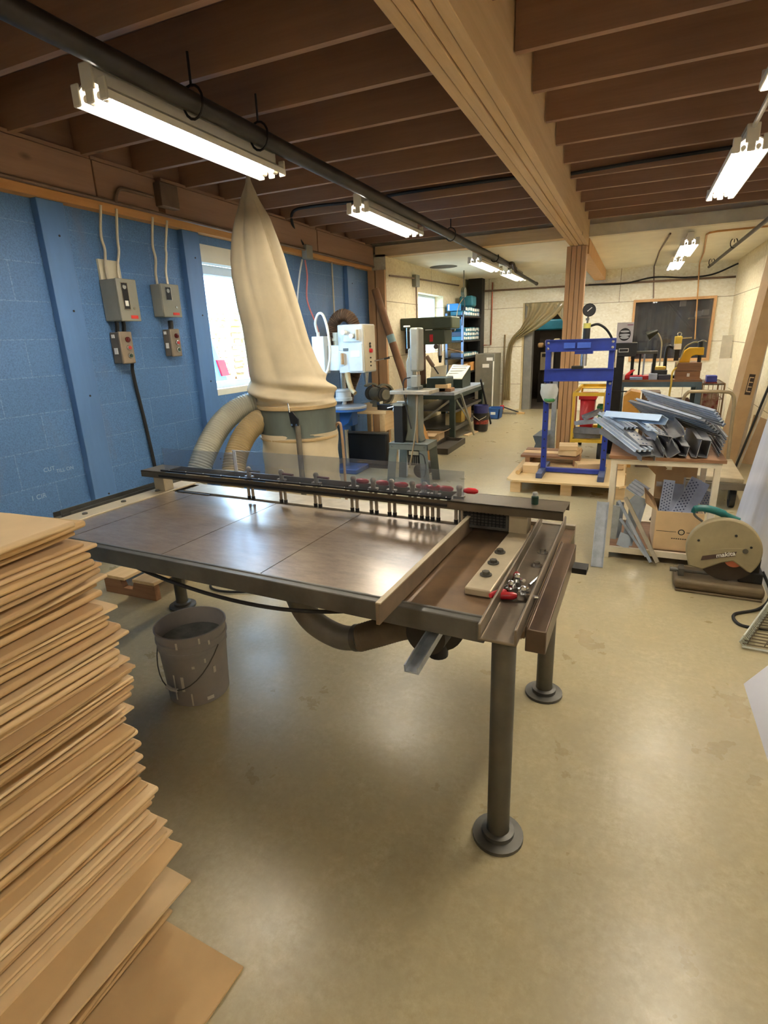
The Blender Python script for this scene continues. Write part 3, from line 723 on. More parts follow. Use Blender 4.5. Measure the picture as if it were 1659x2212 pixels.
# ================================================================ WALL ELECTRICS
COND = mat('conduit_bare', (206, 196, 172), .4, .4, .08); CONDB = mat('conduit_brown', (120, 96, 78), .5, .3, .15)
BOXG = mat('switch_box_grey', (142, 140, 128), .45, .15, .06)
X0 = W + .005
def starter(name, label, y0, y1, z0, z1, d, big):
    t = thing(name, label, 'electrical box', (W, (y0 + y1) / 2, z0), 0, 'grey motor starter boxes on the blue wall')
    MB().bx(X0, y0, z0, W + d, y1, z1).build('box_body', BOXG, t, world=True, bevel=.006)
    MB().bx(W + d, y0 - .002, z0 - .004, W + d + .012, y1 + .002, z1 + .002).build('box_cover', BOXG, t, world=True, bevel=.005)
    xf = W + d + .012
    h = z1 - z0; w = y1 - y0
    p = MB().bx(xf, y0 + w * .2, z0 + h * (.28 if big else .52), xf + .003, y0 + w * .5, z1 - h * .1).build('name_plate', BLACKP, t, world=True)
    e = MB(); a, b, c, dd = y0 + w * .2, y0 + w * .5, z0 + h * (.28 if big else .52), z1 - h * .1
    for q in ((a - .004, c - .004, b + .004, c), (a - .004, dd, b + .004, dd + .004), (a - .004, c, a, dd), (b, c, b + .004, dd)): e.bx(xf, q[0], q[1], xf + .004, q[2], q[3])
    e.build('plate_border', CHROME, p, world=True)
    if big:
        MB().bx(xf + .003, a + .012, c + .02, xf + .006, b - .012, c + .055).build('reset_tab', WHITELBL, p, world=True)
    MB().cyl((xf + .003, (a + b) / 2, dd - .025), (xf + .005, (a + b) / 2, dd - .025), .015, n=16).build('round_badge', mat('badge_grey', (176, 176, 170), .5), p, world=True)
    MB().bx(xf, y0 + w * .48, z0 + h * .05, xf + .002, y0 + w * .85, z0 + h * .13).build('warning_label', mat('warning_red', (206, 58, 50), .6), t, world=True)
    MB().cyl((xf, y1 - w * .3, z0 + h * .3), (xf + .008, y1 - w * .3, z0 + h * .3), .008, n=10).build('cover_screw', CHROME, t, world=True)
    return t
t1 = starter('starter_box', 'larger grey motor starter box on the blue wall, nearest the camera', 3.01, 3.18, 1.69, 1.965, .155, True)
text('AB', .014, INK, t1, (.174, -.024, .235), (R(90), 0, R(90)))
starter('starter_box', 'smaller grey motor starter box on the blue wall beside the window post', 3.47, 3.655, 1.728, 1.965, .105, False)
def pushes(label, y0, y1, z0, z1, d):
    t = thing('push_button_station', label, 'switch', (W, (y0 + y1) / 2, z0), 0, 'push button stations on the blue wall')
    MB().bx(X0, y0, z0, W + d - .02, y1, z1).build('station_body', mat('station_grey', (112, 104, 92), .5, .2, .15), t, world=True, bevel=.006)
    MB().bx(W + d - .022, y0 - .004, z0 - .004, W + d, y1 + .004, z1 + .004).build('station_cover', mat('station_cover', (140, 126, 108), .5, .2, .12), t, world=True, bevel=.008)
    h = z1 - z0
    for f, nm, c in ((.76, 'pilot_lamp', mat('dark_red_lens', (92, 26, 26), .25)), (.5, 'stop_button', mat('stop_red', (196, 62, 54), .4)), (.24, 'start_button', mat('start_green', (52, 74, 56), .4))):
        k = MB().lathe([(.019, 0), (.019, .01), (.014, .012), (0, .012)], n=18, M=Matrix.Translation((W + d, (y0 + y1) / 2 + .008, z0 + h * f)) @ Matrix.Rotation(R(90), 4, 'Y')).build(nm + '_ring', CHROME if 'lamp' not in nm else c, t, world=True)
        MB().lathe([(.013, .01), (.013, .018), (0, .021)], n=16, M=Matrix.Translation((W + d, (y0 + y1) / 2 + .008, z0 + h * f)) @ Matrix.Rotation(R(90), 4, 'Y')).build(nm, c, k, world=True)
    s_ = MB(); s_.bx(W + d * .3, y0 - .0055, z0 + h * .3, W + d * .6, y0 + .001, z0 + h * .5); s_.bx(W + d * .25, y0 - .0055, z0 + h * .82, W + d * .5, y0 + .001, z0 + h * .93)
    s_.build('side_sticker', WHITELBL, t, world=True)
pushes('push button station under the larger starter box, with a black cable below', 3.02, 3.125, 1.40, 1.615, .105)
pushes('push button station under the smaller starter box, no cable below', 3.53, 3.625, 1.43, 1.635, .09)
for i, y in enumerate((3.06, 3.12, 3.585)):
    tag(MB().tube(spline([(W + .05, y, 1.70), (W + .045, y + .005, 1.66), (W + .04, y, 1.61)], 5), .014 if i < 2 else .02, 8).build('cable_gland', BLACKP), ('black flexible gland linking larger starter to its buttons, front one', 'black flexible gland linking larger starter to its buttons, rear one', 'black gland between the smaller starter box and its buttons')[i], 'gland')
tag(MB().tube(spline([(W + .06, 3.13, 1.40), (W + .03, 3.15, 1.3), (W + .025, 3.19, .95), (W + .025, 3.215, .62), (W + .025, 3.22, .3), (W + .03, 3.22, .02)], 8), .013, 8).build('wall_cable', RUBBER), 'black cable hanging down the blue wall from the button station', 'cable')
pb = tag(MB().bx(W + .002, 3.02, 1.96, W + .02, 3.2, 2.1).build('paper_leaflet', mat('leaflet', (214, 206, 180), .8, 0, .06)), 'folded cream leaflet tucked behind the larger starter box', 'leaflet')
for i, pts in enumerate(([(3.062, 2.43), (3.055, 2.25), (3.066, 2.16), (3.05, 2.06), (3.05, 1.965)], [(3.192, 2.43), (3.192, 2.25), (3.185, 2.16), (3.15, 2.05), (3.15, 1.965)], [(3.519, 2.43), (3.516, 2.25), (3.526, 2.15), (3.505, 2.05), (3.505, 1.965)], [(3.666, 2.43), (3.65, 2.25), (3.645, 2.19), (3.615, 2.07), (3.615, 1.965)])):
    tag(MB().tube(spline([(W + .085 if z > 2.38 else W + .05, y, z) for y, z in pts], 6), .0095, 8).build('conduit_drop', COND), ('bare conduit drop into the larger starter box, front one', 'bare conduit drop into the larger starter box, rear one', 'bare conduit drop into the smaller starter box, front one', 'bare conduit drop into the smaller starter box, rear one')[i], 'conduit', 'conduit drops on the blue wall')
tag(MB().tube([(W + .095, -2.5, 2.47), (W + .1, 2.0, 2.465), (W + .125, 3.14, 2.455), (W + .125, 7.4, 2.44)], .013, 8).build('wall_conduit', CONDB), 'long brown conduit along the ledger beam over the blue wall', 'conduit')
tag(MB().tube(spline([(W + .13, 3.15, 2.45), (W + .135, 3.16, 2.50), (W + .135, 3.2, 2.545), (W + .135, 3.3, 2.555), (W + .135, 3.5, 2.555)], 6), .013, 8).build('arched_conduit', CONDB), 'arched brown conduit bend over the larger starter box', 'conduit')
tag(MB().bx(W + .112, 3.54, 2.5, W + .18, 3.72, 2.66).build('junction_box', mat('junction_brown', (118, 98, 82), .5, .3), bevel=.006), 'brown junction box on the ledger beam above the starters', 'junction box')
tag(MB().bx(W + .084, 5.62, 2.36, W + .15, 5.75, 2.5).build('junction_box', BOXG, bevel=.006), 'grey junction box on the plate right of the dust bag', 'junction box')
tag(MB().tube(spline([(W + .06, 5.66, 2.36), (W + .05, 5.6, 2.2), (W + .05, 5.5, 1.9), (W + .05, 5.42, 1.6), (W + .05, 5.4, 1.2)], 6), .009, 8).build('white_cable', mat('white_cable', (220, 220, 214), .5)), 'white cable dropping from the grey junction box behind the bag', 'cable')
tag(MB().tube(spline([(W + .06, 5.72, 2.36), (W + .05, 5.76, 2.2), (W + .05, 5.72, 1.95), (W + .06, 5.86, 1.7), (W + .06, 5.92, 1.55), (W + .06, 5.84, 1.42)], 6), .009, 8).build('pink_air_hose', mat('pink_hose', (226, 130, 128), .5)), 'coiled end of pink air hose hanging on the blue wall', 'hose')
tag(MB().tube([(W + .04, 6.37, 2.42), (W + .03, 6.375, 1.5)], .01, 8).build('conduit_drop', COND), 'bare conduit drop above the grey drilling machine', 'conduit')
tag(MB().tube(spline([(-3.36, 5.62, 2.5), (-3.38, 5.5, 2.62), (-3.25, 5.28, 2.74), (-3.0, 5.255, 2.76), (-2.5, 5.28, 2.75), (-2.0, 5.30, 2.77), (-1.0, 5.30, 2.76), (-.9, 5.30, 2.74), (-.83, 5.30, 2.70)], 8), .014, 8).build('joist_cable', RUBBER), 'black cable stapled along a joist left of the main beam', 'cable')
tag(MB().tube(spline([(-.605, 5.30, 2.73), (0, 5.30, 2.745), (.6, 5.30, 2.75), (1.4, 5.3, 2.75)], 8), .014, 8).build('joist_cable', RUBBER), 'black cable stapled along a joist right of the main beam', 'cable')
# chalk on the block wall
CHALK = mat('chalk', (150, 172, 200), .9)
for s_, y, z, sz in (('1 CIR', 2.25, .60, .045), ('CUT', 2.36, .76, .04), ('TILL ON', 2.47, .735, .035)):
    text(s_, sz, CHALK, wall_left, (W + .002, y, z), (R(90), 0, R(90)), 'chalk_writing', .0003)

# ================================================================ CEILING PIPES
BLKPIPE = mat('black_pipe', (58, 52, 48), .45, .5, .2, 6)
pp = thing('sprinkler_pipe', 'thick black pipe slung along the joists left of the main beam', 'pipe', (-1.93, -2.5, 2.555))
MB().cyl((-1.92, -2.55, 2.555), (-1.93, 8.9, 2.54), .042, n=18).build('pipe_run', BLKPIPE, pp, world=True)
MB().tube([(-1.93, 8.9, 2.54), (-1.93, 9.5, 2.535), (-1.93, 9.9, 2.53), (-1.93, 9.95, 2.53)], [.04, .035, .03, .03], 12).build('reducer', BLKPIPE, pp, world=True)
MB().tube(spline([(-1.9, 9.3, 2.54), (-1.84, 9.3, 2.54), (-1.82, 9.35, 2.46), (-1.8, 9.6, 2.42), (-1.78, 11.2, 2.38)], 5), .025, 10).build('branch_pipe', BLKPIPE, pp, world=True)
MB().lathe([(.032, 0), (.032, .05), (0, .055)], n=12, M=Matrix.Translation((-1.78, 11.2, 2.38)) @ Matrix.Rotation(R(-90), 4, 'X')).build('end_cap', BLKPIPE, pp, world=True)
for y in (2.35, 2.85, 6.3, 8.4):
    hb = MB(); hb.tube([(-1.925 + .056 * math.cos(a), y, 2.55 + .066 * math.sin(a)) for a in [2 * PI * k / 16 for k in range(16)]], .006, 6, closed=True)
    hb.cyl((-1.925, y, 2.61), (-1.925, y, 2.57 if y > 7.7 else 2.74), .006, n=6); hb.build('pipe_hanger', BLACKM, pp, world=True)
tag(MB().tube(spline([(-1.99, 3.16, 2.55), (-1.985, 3.3, 2.555), (-1.985, 4.0, 2.56), (-1.985, 4.16, 2.58), (-2.0, 4.25, 2.575)], 6), .012, 8).build('light_conduit', CONDB), 'slim conduit joining the two nearest strip lights under the black pipe', 'conduit')
tag(MB().tube(spline([(-2.0, 5.52, 2.56), (-1.985, 5.7, 2.56), (-1.94, 7.4, 2.5), (-1.93, 7.76, 2.54)], 6), .01, 8).build('light_conduit', CONDB), 'slim conduit running on from the second strip light', 'conduit')
pr = thing('sprinkler_pipe', 'slim black pipe slung along the right side under the ceiling', 'pipe', (1.05, 2, 2.5))
MB().cyl((1.12, 4.4, 2.5), (1.03, 11.6, 2.48), .022, n=12).build('pipe_run', BLKPIPE, pr, world=True)
for y, x in ((9.0, 1.05), (11.3, 1.035)):
    hb = MB(); hb.tube([(x + .04 * math.cos(a), y, 2.525 + .06 * math.sin(a)) for a in [2 * PI * k / 14 for k in range(14)]], .006, 6, closed=True); hb.cyl((x, y, 2.57), (x, y, 2.53), .005, n=6)
    hb.build('pipe_hanger', BLACKM, pr, world=True)
tag(MB().cyl((.503, 4.14, 2.57), (.487, 3.23, 2.575), .014, n=8).build('light_conduit', mat('pale_conduit', (176, 168, 150), .4, .4)), 'pale conduit between the two strip lights at top right', 'conduit')
# ================================================================ GREY DRILLING MACHINE
MG = mat('machine_pale_grey', (206, 208, 204), .4, .05, .06); MG2 = mat('machine_beige', (196, 184, 156), .45, .05, .06)
BLUEM = mat('machine_blue', (44, 92, 158), .4, .1, .1)
dm = thing('drilling_machine', 'pale grey geared drilling machine with round blue table behind the dust bag', 'drill press', (-2.98, 5.75, 0))
MB().cyl((-3.06, 5.78, .05), (-3.06, 5.78, 1.3), .036, n=20).build('column', CHROME, dm, world=True)
MB().lathe([(.05, .83), (.1, .835), (.1, .87), (.09, .875), (.09, .94), (.1, .945), (.1, .965), (.05, .97)], (-3.06, 5.78, 0), 24).build('column_collar', MG, dm, world=True)
MB().bx(-2.998, 5.6, 1.39, -2.692, 5.92, 1.665).build('head_top', MG, dm, world=True, bevel=.012)
hs = MB(); hs.bx(-2.998, 5.6, 1.155, -2.692, 5.92, 1.395); hs.bx(-3.15, 5.63, 1.18, -2.99, 5.85, 1.455)
hs.build('head_body', MG, dm, world=True, bevel=.008)
MB().bx(-2.692, 5.62, 1.17, -2.682, 5.9, 1.655).build('switch_panel', MG2, dm, world=True, bevel=.003)
gp = MB().bx(-2.865, 5.585, 1.175, -2.70, 5.6, 1.46).build('gear_plate', MG, dm, world=True, bevel=.003)
MB().bx(-2.84, 5.582, 1.325, -2.725, 5.586, 1.395).build('data_plate', mat('data_plate', (222, 224, 220), .4, .2), gp, world=True)
sp = MB().bx(-2.925, 5.585, 1.485, -2.72, 5.6, 1.615).build('selector_plate', MG, dm, world=True, bevel=.003)
for x, z in ((-2.895, 1.585), (-2.80, 1.545)):
    MB().cyl((x, 5.53, z), (x, 5.588, z), .026, n=18).build('selector_knob', WHITEP, sp, world=True)
MB().bx(-2.755, 5.54, 1.5, -2.735, 5.588, 1.61).build('selector_lever', MG2, sp, world=True, bevel=.004)
fl = MB().bx(-2.985, 5.585, 1.24, -2.93, 5.6, 1.37).build('lever_plate', MG, dm, world=True)
MB().bx(-2.95, 5.55, 1.25, -2.925, 5.588, 1.37).build('feed_lever', mat('lever_tan', (176, 140, 96), .5), fl, world=True, bevel=.006)
MB().bx(-2.935, 5.594, 1.39, -2.87, 5.599, 1.42).build('name_strip', mat('strip_dark', (92, 96, 92), .5), dm, world=True)
mo = MB().bx(-3.305, 5.56, 1.155, -3.155, 5.68, 1.555).build('side_box', MG, dm, world=True, bevel=.006)
MB().cyl((-3.24, 5.6, 1.555), (-3.24, 5.6, 1.6), .018, n=12).build('conduit_gland', WHITEP, mo, world=True)
mtr = MB(); mtr.cyl((-3.07, 5.75, 1.455), (-3.07, 5.75, 1.59), .06, n=20); mtr.cyl((-3.07, 5.75, 1.5), (-3.07, 5.75, 1.53), .075, n=20); mtr.build('motor', MG2, dm, world=True)
MB().tube(spline([(-3.24, 5.58, 1.6), (-3.235, 5.55, 1.7), (-3.18, 5.53, 1.785), (-3.11, 5.51, 1.77), (-3.06, 5.5, 1.62), (-3.045, 5.5, 1.4), (-3.08, 5.5, 1.22), (-3.16, 5.5, 1.1), (-3.24, 5.52, 1.05)], 8), .014, 10).build('white_conduit', WHITEP, dm, world=True)
for z, c, r in ((1.46, BLACKP, .012), (1.385, REDP, .022), (1.43, BLACKP, .014), (1.31, BLACKP, .008), (1.265, BLACKP, .008), (1.225, BLACKP, .008)):
    MB().cyl((-2.682, 5.75, z), (-2.655 if c is REDP else -2.67, 5.75, z), r, n=14).build('push_button', c, dm, world=True)
q = MB().cyl((-2.70, 5.66, 1.155), (-2.70, 5.66, 1.09), .03, .022, n=16); q.cyl((-2.70, 5.66, 1.09), (-2.70, 5.66, 1.03), .022, .014, n=16); q.build('drill_chuck', CHROME, dm, world=True)
MB().cyl((-2.68, 5.85, 1.27), (-2.57, 5.88, 1.29), .007, n=8).build('feed_handle', CHROME, dm, world=True)
MB().cyl((-2.57, 5.88, 1.29), (-2.51, 5.895, 1.30), .011, n=8).build('handle_grip', BLACKP, dm, world=True)
MB().tube(spline([(-2.9, 5.6, 1.16), (-2.88, 5.59, 1.06), (-2.84, 5.57, .98), (-2.79, 5.55, .94)], 6), [.03] * 12 + [.024] * 7, 14).build('coolant_nozzle', mat('nozzle_tan', (166, 146, 106), .5), dm, world=True)
t_ = MB().lathe([(0, .735), (.2, .735), (.215, .742), (.215, .765)], (-2.95, 5.66, 0), 40).build('table_rim', BLUEM, dm, world=True)
tt = MB().lathe([(.215, .765), (.218, .767), (.218, .787), (.21, .793), (0, .793)], (-2.95, 5.66, 0), 40).build('round_table', mat('table_cast', (186, 190, 196), .3, .7, .08), dm, world=True)
tk = MB(); tk.bx(-3.06, 5.66, .56, -2.9, 5.8, .735); tk.poly([(-3.02, 5.6, .735), (-2.86, 5.6, .735), (-2.92, 5.6, .60), (-3.0, 5.6, .56)], (0, .12, 0)); tk.cyl((-3.06, 5.78, .5), (-3.06, 5.78, .7), .06, n=18)
tk.build('table_bracket', BLUEM, dm, world=True, bevel=.006)
MB().bx(-3.2, 5.6, 0, -2.85, 5.95, .06).build('foot', BLUEM, dm, world=True, bevel=.012)
corrugated(spline([(-3.28, 5.95, 1.3), (-3.27, 5.95, 1.5), (-3.22, 5.95, 1.7), (-3.1, 5.95, 1.78), (-2.99, 5.96, 1.72), (-2.96, 5.98, 1.55), (-2.98, 6.0, 1.2), (-3.1, 6.0, .9), (-3.15, 6.0, .55)], 9), .065, .02, .006).build('ribbed_hose', mat('brown_rib_hose', (92, 68, 48), .6, 0, .2), dm, world=True)

# wooden grinder bench, black tank, grinder, vise
gb = thing('grinder_bench', 'rough pine bench under the bench grinder', 'bench', (-2.98, 6.5, 0))
MB().bx(-3.3, 6.08, .64, -2.66, 6.95, .68).build('bench_top', PINE, gb, world=True, bevel=.003)
MB().bx(-2.70, 6.06, .44, -2.67, 6.9, .64).build('apron_board', PINEY, gb, world=True)
for x in (-3.26, -2.72):
    for y in (6.12, 6.9): MB().bx(x - .03, y - .03, 0, x + .03, y + .03, .64).build('leg', PINEY, gb, world=True)
tk = thing('black_tank', 'low black steel tank on the floor beneath the grinder bench', 'tank', (-2.95, 6.0, 0))
MB().bx(-3.2, 5.98, .03, -2.62, 6.07, .42).build('tank_front', mat('tank_black', (20, 19, 18), .5, .2), tk, world=True, bevel=.02)
MB().bx(-3.2, 5.96, .42, -2.62, 6.06, .435).build('tank_lip', STEEL, tk, world=True)
MB().bx(-3.2, 5.98, 0, -2.62, 6.06, .03).build('tank_base', BLACKM, tk, world=True)
gr = thing('bench_grinder', 'double ended bench grinder with round wheel guards on pine bench', 'bench grinder', (-2.95, 6.5, .68), R(-32))
GRM = mat('grinder_grey', (120, 116, 98), .5, .3, .12)
RY = Matrix.Rotation(R(90), 4, 'Y')
MB().lathe([(0, -.12), (.06, -.115), (.082, -.08), (.082, .08), (.06, .115), (0, .12)], n=24, M=Matrix.Translation((0, 0, .16)) @ RY).build('motor', GRM, gr)
gs = MB(); gs.poly([(-.05, -.06, 0), (.05, -.06, 0), (.03, -.04, .1), (-.03, -.04, .1)], (0, .12, 0)); gs.build('pedestal', GRM, gr)
for sgn in (-1, 1):
    out = [(.118 * math.cos(a), .118 * math.sin(a)) for a in [R(-90 + 220 * k / 20) for k in range(21)]] + [(.098 * math.cos(a), .098 * math.sin(a)) for a in [R(130 - 220 * k / 20) for k in range(21)]]
    MB().poly([(sgn * .15 - .035, p[0] * 1.12, .16 + p[1] * 1.12) for p in out], (.07, 0, 0)).build('wheel_guard', GRM, gr)
    MB().cyl((sgn * .15 - .015, 0, .16), (sgn * .15 + .015, 0, .16), .088, n=26).build('grinding_wheel', mat('wheel_grey', (70, 68, 62), .9), gr)
    MB().cyl((sgn * .18, 0, .16), (sgn * .195, 0, .16), .062, n=24).build('wheel_nut_cover', GRM, gr)
vs = thing('machine_vise', 'small black machine vise with bright jaws at the front of the pine bench', 'vise', (-2.71, 6.2, .68))
MB().bx(-.1, -.04, 0, .1, .06, .06).build('vise_body', BLACKM, vs, bevel=.008)
v_ = MB(); v_.bx(-.1, -.05, .06, .08, .05, .075); v_.bx(-.1, -.05, .075, -.06, .05, .1); v_.cyl((.05, -.07, .03), (.16, -.07, .055), .007, n=8); v_.build('jaw_plate', CHROME, vs)
v_ = MB(); v_.cyl((.13, -.1, -.0), (.15, -.06, .09), .005, n=8); v_.ball((.13, -.1, .0), .009, 8); v_.build('vise_handle', CHROME, vs)
tag(MB().lathe([(0, 0), (.06, 0), (.07, .05), (.05, .1), (0, .11)], n=14, M=Matrix.Translation((-2.98, 5.3, 0))).build('blue_rag', mat('rag_blue', (46, 70, 170), .9), smooth=50), 'crumpled blue rag on the floor behind the table', 'rag')

# ================================================================ BANDSAW
BS = mat('bandsaw_grey', (158, 160, 152), .4, .3, .1); BSD = mat('bandsaw_dark_grey', (112, 116, 108), .45, .3, .1)
bw = thing('band_saw', 'tall narrow grey vertical band saw on a splayed steel stand', 'band saw', (-2.08, 5.4, 0))
for sx, sy in ((-1, -1), (1, -1), (-1, 1), (1, 1)):
    MB().ext([(-.045, -.002), (.045, -.002), (.045, .002), (-.045, .002)], (-2.083 + sx * .168, 5.455 + sy * .15, .40), (-2.083 + sx * .20, 5.455 + sy * .17, 0), up=(0, 1, 0)).build('stand_leg', BSD, bw, world=True, solid=0)
sr = MB(); sr.bx(-2.3, 5.3, .385, -1.865, 5.31, .45); sr.bx(-2.3, 5.6, .385, -1.865, 5.61, .45); sr.bx(-2.3, 5.3, .44, -1.865, 5.61, .452); sr.bx(-2.3, 5.3, .385, -2.29, 5.61, .44); sr.bx(-1.875, 5.3, .385, -1.865, 5.61, .44)
sr.build('stand_top', BSD, bw, world=True, bevel=.002)
sc_ = MB()
for x in (-2.27, -2.25, -1.9): sc_.cyl((x, 5.294, .42), (x, 5.3, .42), .006, n=8)
sc_.build('stand_bolts', CHROME, bw, world=True)['kind'] = 'stuff'
MB().poly([(-2.16, 5.4, .452), (-1.96, 5.4, .452), (-1.985, 5.4, .53), (-1.985, 5.4, 1.03), (-2.125, 5.4, 1.03), (-2.13, 5.4, .56)], (0, .14, 0)).build('lower_frame', BSD, bw, world=True, bevel=.015)
MB().poly([(-2.125, 5.42, 1.0), (-2.05, 5.42, 1.0), (-2.05, 5.42, 1.30), (-2.07, 5.42, 1.40), (-2.105, 5.42, 1.40), (-2.11, 5.42, 1.32), (-2.13, 5.42, 1.27)], (0, .1, 0)).build('neck_casting', BS, bw, world=True, bevel=.01)
MB().bx(-2.07, 5.37, 1.175, -1.975, 5.55, 1.60).build('upper_wheel_cover', BS, bw, world=True, bevel=.02)
MB().cyl((-2.115, 5.43, 1.4), (-2.115, 5.43, 1.6), .007, n=8).build('tension_rod', CHROME, bw, world=True)
kn = MB(); kn.bx(-2.15, 5.42, 1.605, -2.08, 5.44, 1.622); kn.build('tension_knob', WHITEP, bw, world=True, bevel=.005)
MB().bx(-2.06, 5.36, 1.02, -1.985, 5.46, 1.14).build('blade_guide_box', BS, bw, world=True, bevel=.008)
MB().bx(-2.27, 5.3, .955, -1.84, 5.62, .992).build('saw_table', ALU, bw, world=True, bevel=.004)
MB().bx(-2.01, 5.36, .452, -1.995, 5.38, .95).build('brown_strap', mat('strap_tan', (146, 116, 76), .7), bw, world=True)
MB().bx(-2.25, 5.34, .45, -2.15, 5.5, .835).build('belt_guard', BLACKP, bw, world=True, bevel=.004)
pp_ = MB(); pp_.bx(-2.255, 5.335, .835, -2.145, 5.505, .86); pp_.build('belt_guard_lid', BS, bw, world=True)
MB().cyl((-2.02, 5.5, .12), (-2.02, 5.72, .12), .08, n=20).build('motor', BLACKM, bw, world=True)
mp = MB().bx(-2.13, 5.40, .20, -1.98, 5.42, .37).build('motor_plate', BLACKM, bw, world=True, bevel=.004)
MB().bx(-2.11, 5.395, .315, -2.0, 5.4, .355).build('motor_label', WHITELBL, mp, world=True)
sl = MB()
for k in range(5): sl.bx(-2.115 + .024 * k, 5.396, .215, -2.105 + .024 * k, 5.4, .30)
sl.build('vent_slots', mat('slot_grey', (90, 88, 82), .6), mp, world=True)['kind'] = 'stuff'
MB().tube(spline([(-1.98, 5.34, .95), (-1.98, 5.30, .7), (-2.0, 5.28, .5), (-2.03, 5.28, .35), (-2.06, 5.28, .2)], 6), .009, 8).build('power_cord', mat('cord_tan', (132, 116, 88), .6), bw, world=True)
MB().tube(spline([(-2.06, 5.36, 1.12), (-2.12, 5.34, 1.1), (-2.13, 5.34, 1.0), (-2.1, 5.34, .8), (-2.06, 5.35, .6)], 6), .006, 8).build('switch_cable', RUBBER, bw, world=True)
MB().tube(spline([(-1.95, 5.29, .36), (-1.9, 5.28, .33), (-1.88, 5.28, .2), (-1.9, 5.28, .1)], 6), .006, 8).build('motor_cable', RUBBER, bw, world=True)
tag(MB().ext([(-.05, -.008), (.05, -.008), (.05, .008), (-.05, .008)], (-2.29, 5.68, 0), (-2.32, 5.74, .84), up=(0, 1, 0)).build('white_panel_strip', WHITEP), 'narrow white board standing behind the band saw belt guard', 'board')
br2 = thing('corn_broom', 'straw broom leaning behind the band saw, bristles down', 'broom', (-2.22, 6.5, 0))
bt = MB()
def bris(u, v):
    a = 2 * PI * u; w = .04 + .07 * (1 - v); return (-2.27 - .12 * v + w * math.cos(a), 6.5 + .02 * v + w * .35 * math.sin(a), .0 + .5 * v)
bt.grid(bris, 20, 8, wrap=True); bt.build('bristles', mat('broom_straw', (194, 142, 80), .9, 0, .2, 20, stretch=(1, 1, .1), bmp=.2), br2, world=True)
MB().cyl((-2.39, 6.52, .48), (-2.52, 6.56, 1.3), .012, n=8).build('broom_handle', BROOMSTICK, br2, world=True)
mbx_ = thing('metal_tray', 'flat dark steel tray lying on the floor beside the band saw', 'tray', (-2.3, 7.3, 0))
t_ = MB(); t_.bx(-2.47, 6.95, 0, -2.16, 7.8, .04); t_.bx(-2.47, 6.95, .04, -2.44, 7.8, .08); t_.bx(-2.19, 6.95, .04, -2.16, 7.8, .08); t_.bx(-2.44, 6.95, .04, -2.19, 6.98, .08); t_.bx(-2.44, 7.77, .04, -2.19, 7.8, .08); t_.build('tray_body', mat('tray_dark', (78, 72, 62), .5, .5), mbx_, world=True)
tub = thing('cardboard_tube', 'long cardboard tube leaning against the timber stud', 'tube', (-2.65, 7.15, 0))
MB().cyl((-2.52, 7.15, .02), (-3.255, 7.22, 2.14), .052, n=20).build('tube_body', mat('tube_card', (140, 100, 66), .7, 0, .12), tub, world=True)
MB().cyl((-3.015, 7.197, 1.45), (-3.05, 7.2, 1.55), .0535, n=20).build('tube_label', mat('tube_label', (150, 178, 176), .6), tub, world=True)

# ================================================================ GREEN DRILL PRESS AND WORKBENCH
GRN = mat('old_machine_green', (62, 70, 50), .5, .1, .15, 5); GRND = mat('dark_green_steel', (42, 54, 46), .5, .2, .15)
wb = thing('green_workbench', 'dark green steel workbench with lower shelves under the green drill', 'workbench', (-2.75, 8.6, 0))
MB().bx(-3.12, 7.9, .68, -2.36, 9.7, .72).build('bench_top', mat('bench_top_grey', (176, 184, 192), .35, .4, .15), wb, world=True)
MB().bx(-3.12, 7.89, .62, -2.355, 9.71, .68).build('bench_apron', GRND, wb, world=True)
for x in (-3.08, -2.4):
    for y in (7.95, 9.65): MB().bx(x - .04, y - .03, 0, x + .04, y + .03, .62).build('leg', GRND, wb, world=True)
sh = MB(); sh.bx(-3.1, 8.0, .43, -2.38, 9.6, .445); sh.bx(-2.39, 8.0, .41, -2.375, 9.6, .445); sh.build('middle_shelf', STEEL, wb, world=True)
sh = MB(); sh.bx(-3.1, 8.0, .16, -2.38, 9.6, .18); sh.bx(-2.39, 8.0, .14, -2.375, 9.6, .2); sh.build('lower_shelf', STEEL, wb, world=True)
b_ = MB(); b_.ext([(-.015, -.004), (.015, -.004), (.015, .004), (-.015, .004)], (-3.06, 7.93, .15), (-2.44, 7.93, .6), up=(0, 1, 0)); b_.ext([(-.015, -.004), (.015, -.004), (.015, .004), (-.015, .004)], (-2.37, 8.05, .6), (-2.37, 9.0, .06), up=(1, 0, 0)); b_.build('cross_brace', mat('brace_grey', (150, 148, 136), .4, .5), wb, world=True)
gd = thing('green_drill_press', 'old dark green drill press with long belt cover near the small window', 'drill press', (-2.85, 8.2, .72))
MB().bx(-3.22, 7.98, 1.61, -2.42, 8.4, 1.78).build('belt_cover', GRN, gd, world=True, bevel=.02)
MB().bx(-2.99, 8.0, 1.40, -2.53, 8.35, 1.61).build('drill_head', GRN, gd, world=True, bevel=.015)
MB().cyl((-3.13, 8.2, 1.28), (-3.13, 8.2, 1.6), .09, n=20).build('drill_motor', mat('motor_brown', (66, 56, 46), .6), gd, world=True)
MB().cyl((-2.95, 8.2, .74), (-2.95, 8.2, 1.45), .05, n=18).build('column', mat('column_brown', (86, 62, 44), .5, .4), gd, world=True)
MB().lathe([(.14, 0), (.14, .03), (.06, .05), (.06, .1), (.05, .1)], (-2.95, 8.2, .72), 24).build('drill_base', GRN, gd, world=True)
sw = MB().bx(-2.76, 7.99, 1.44, -2.71, 8.0, 1.54).build('red_switch', REDP, gd, world=True)
MB().bx(-2.82, 7.975, 1.60, -2.71, 7.982, 1.612).build('bright_label', WHITELBL, gd, world=True)
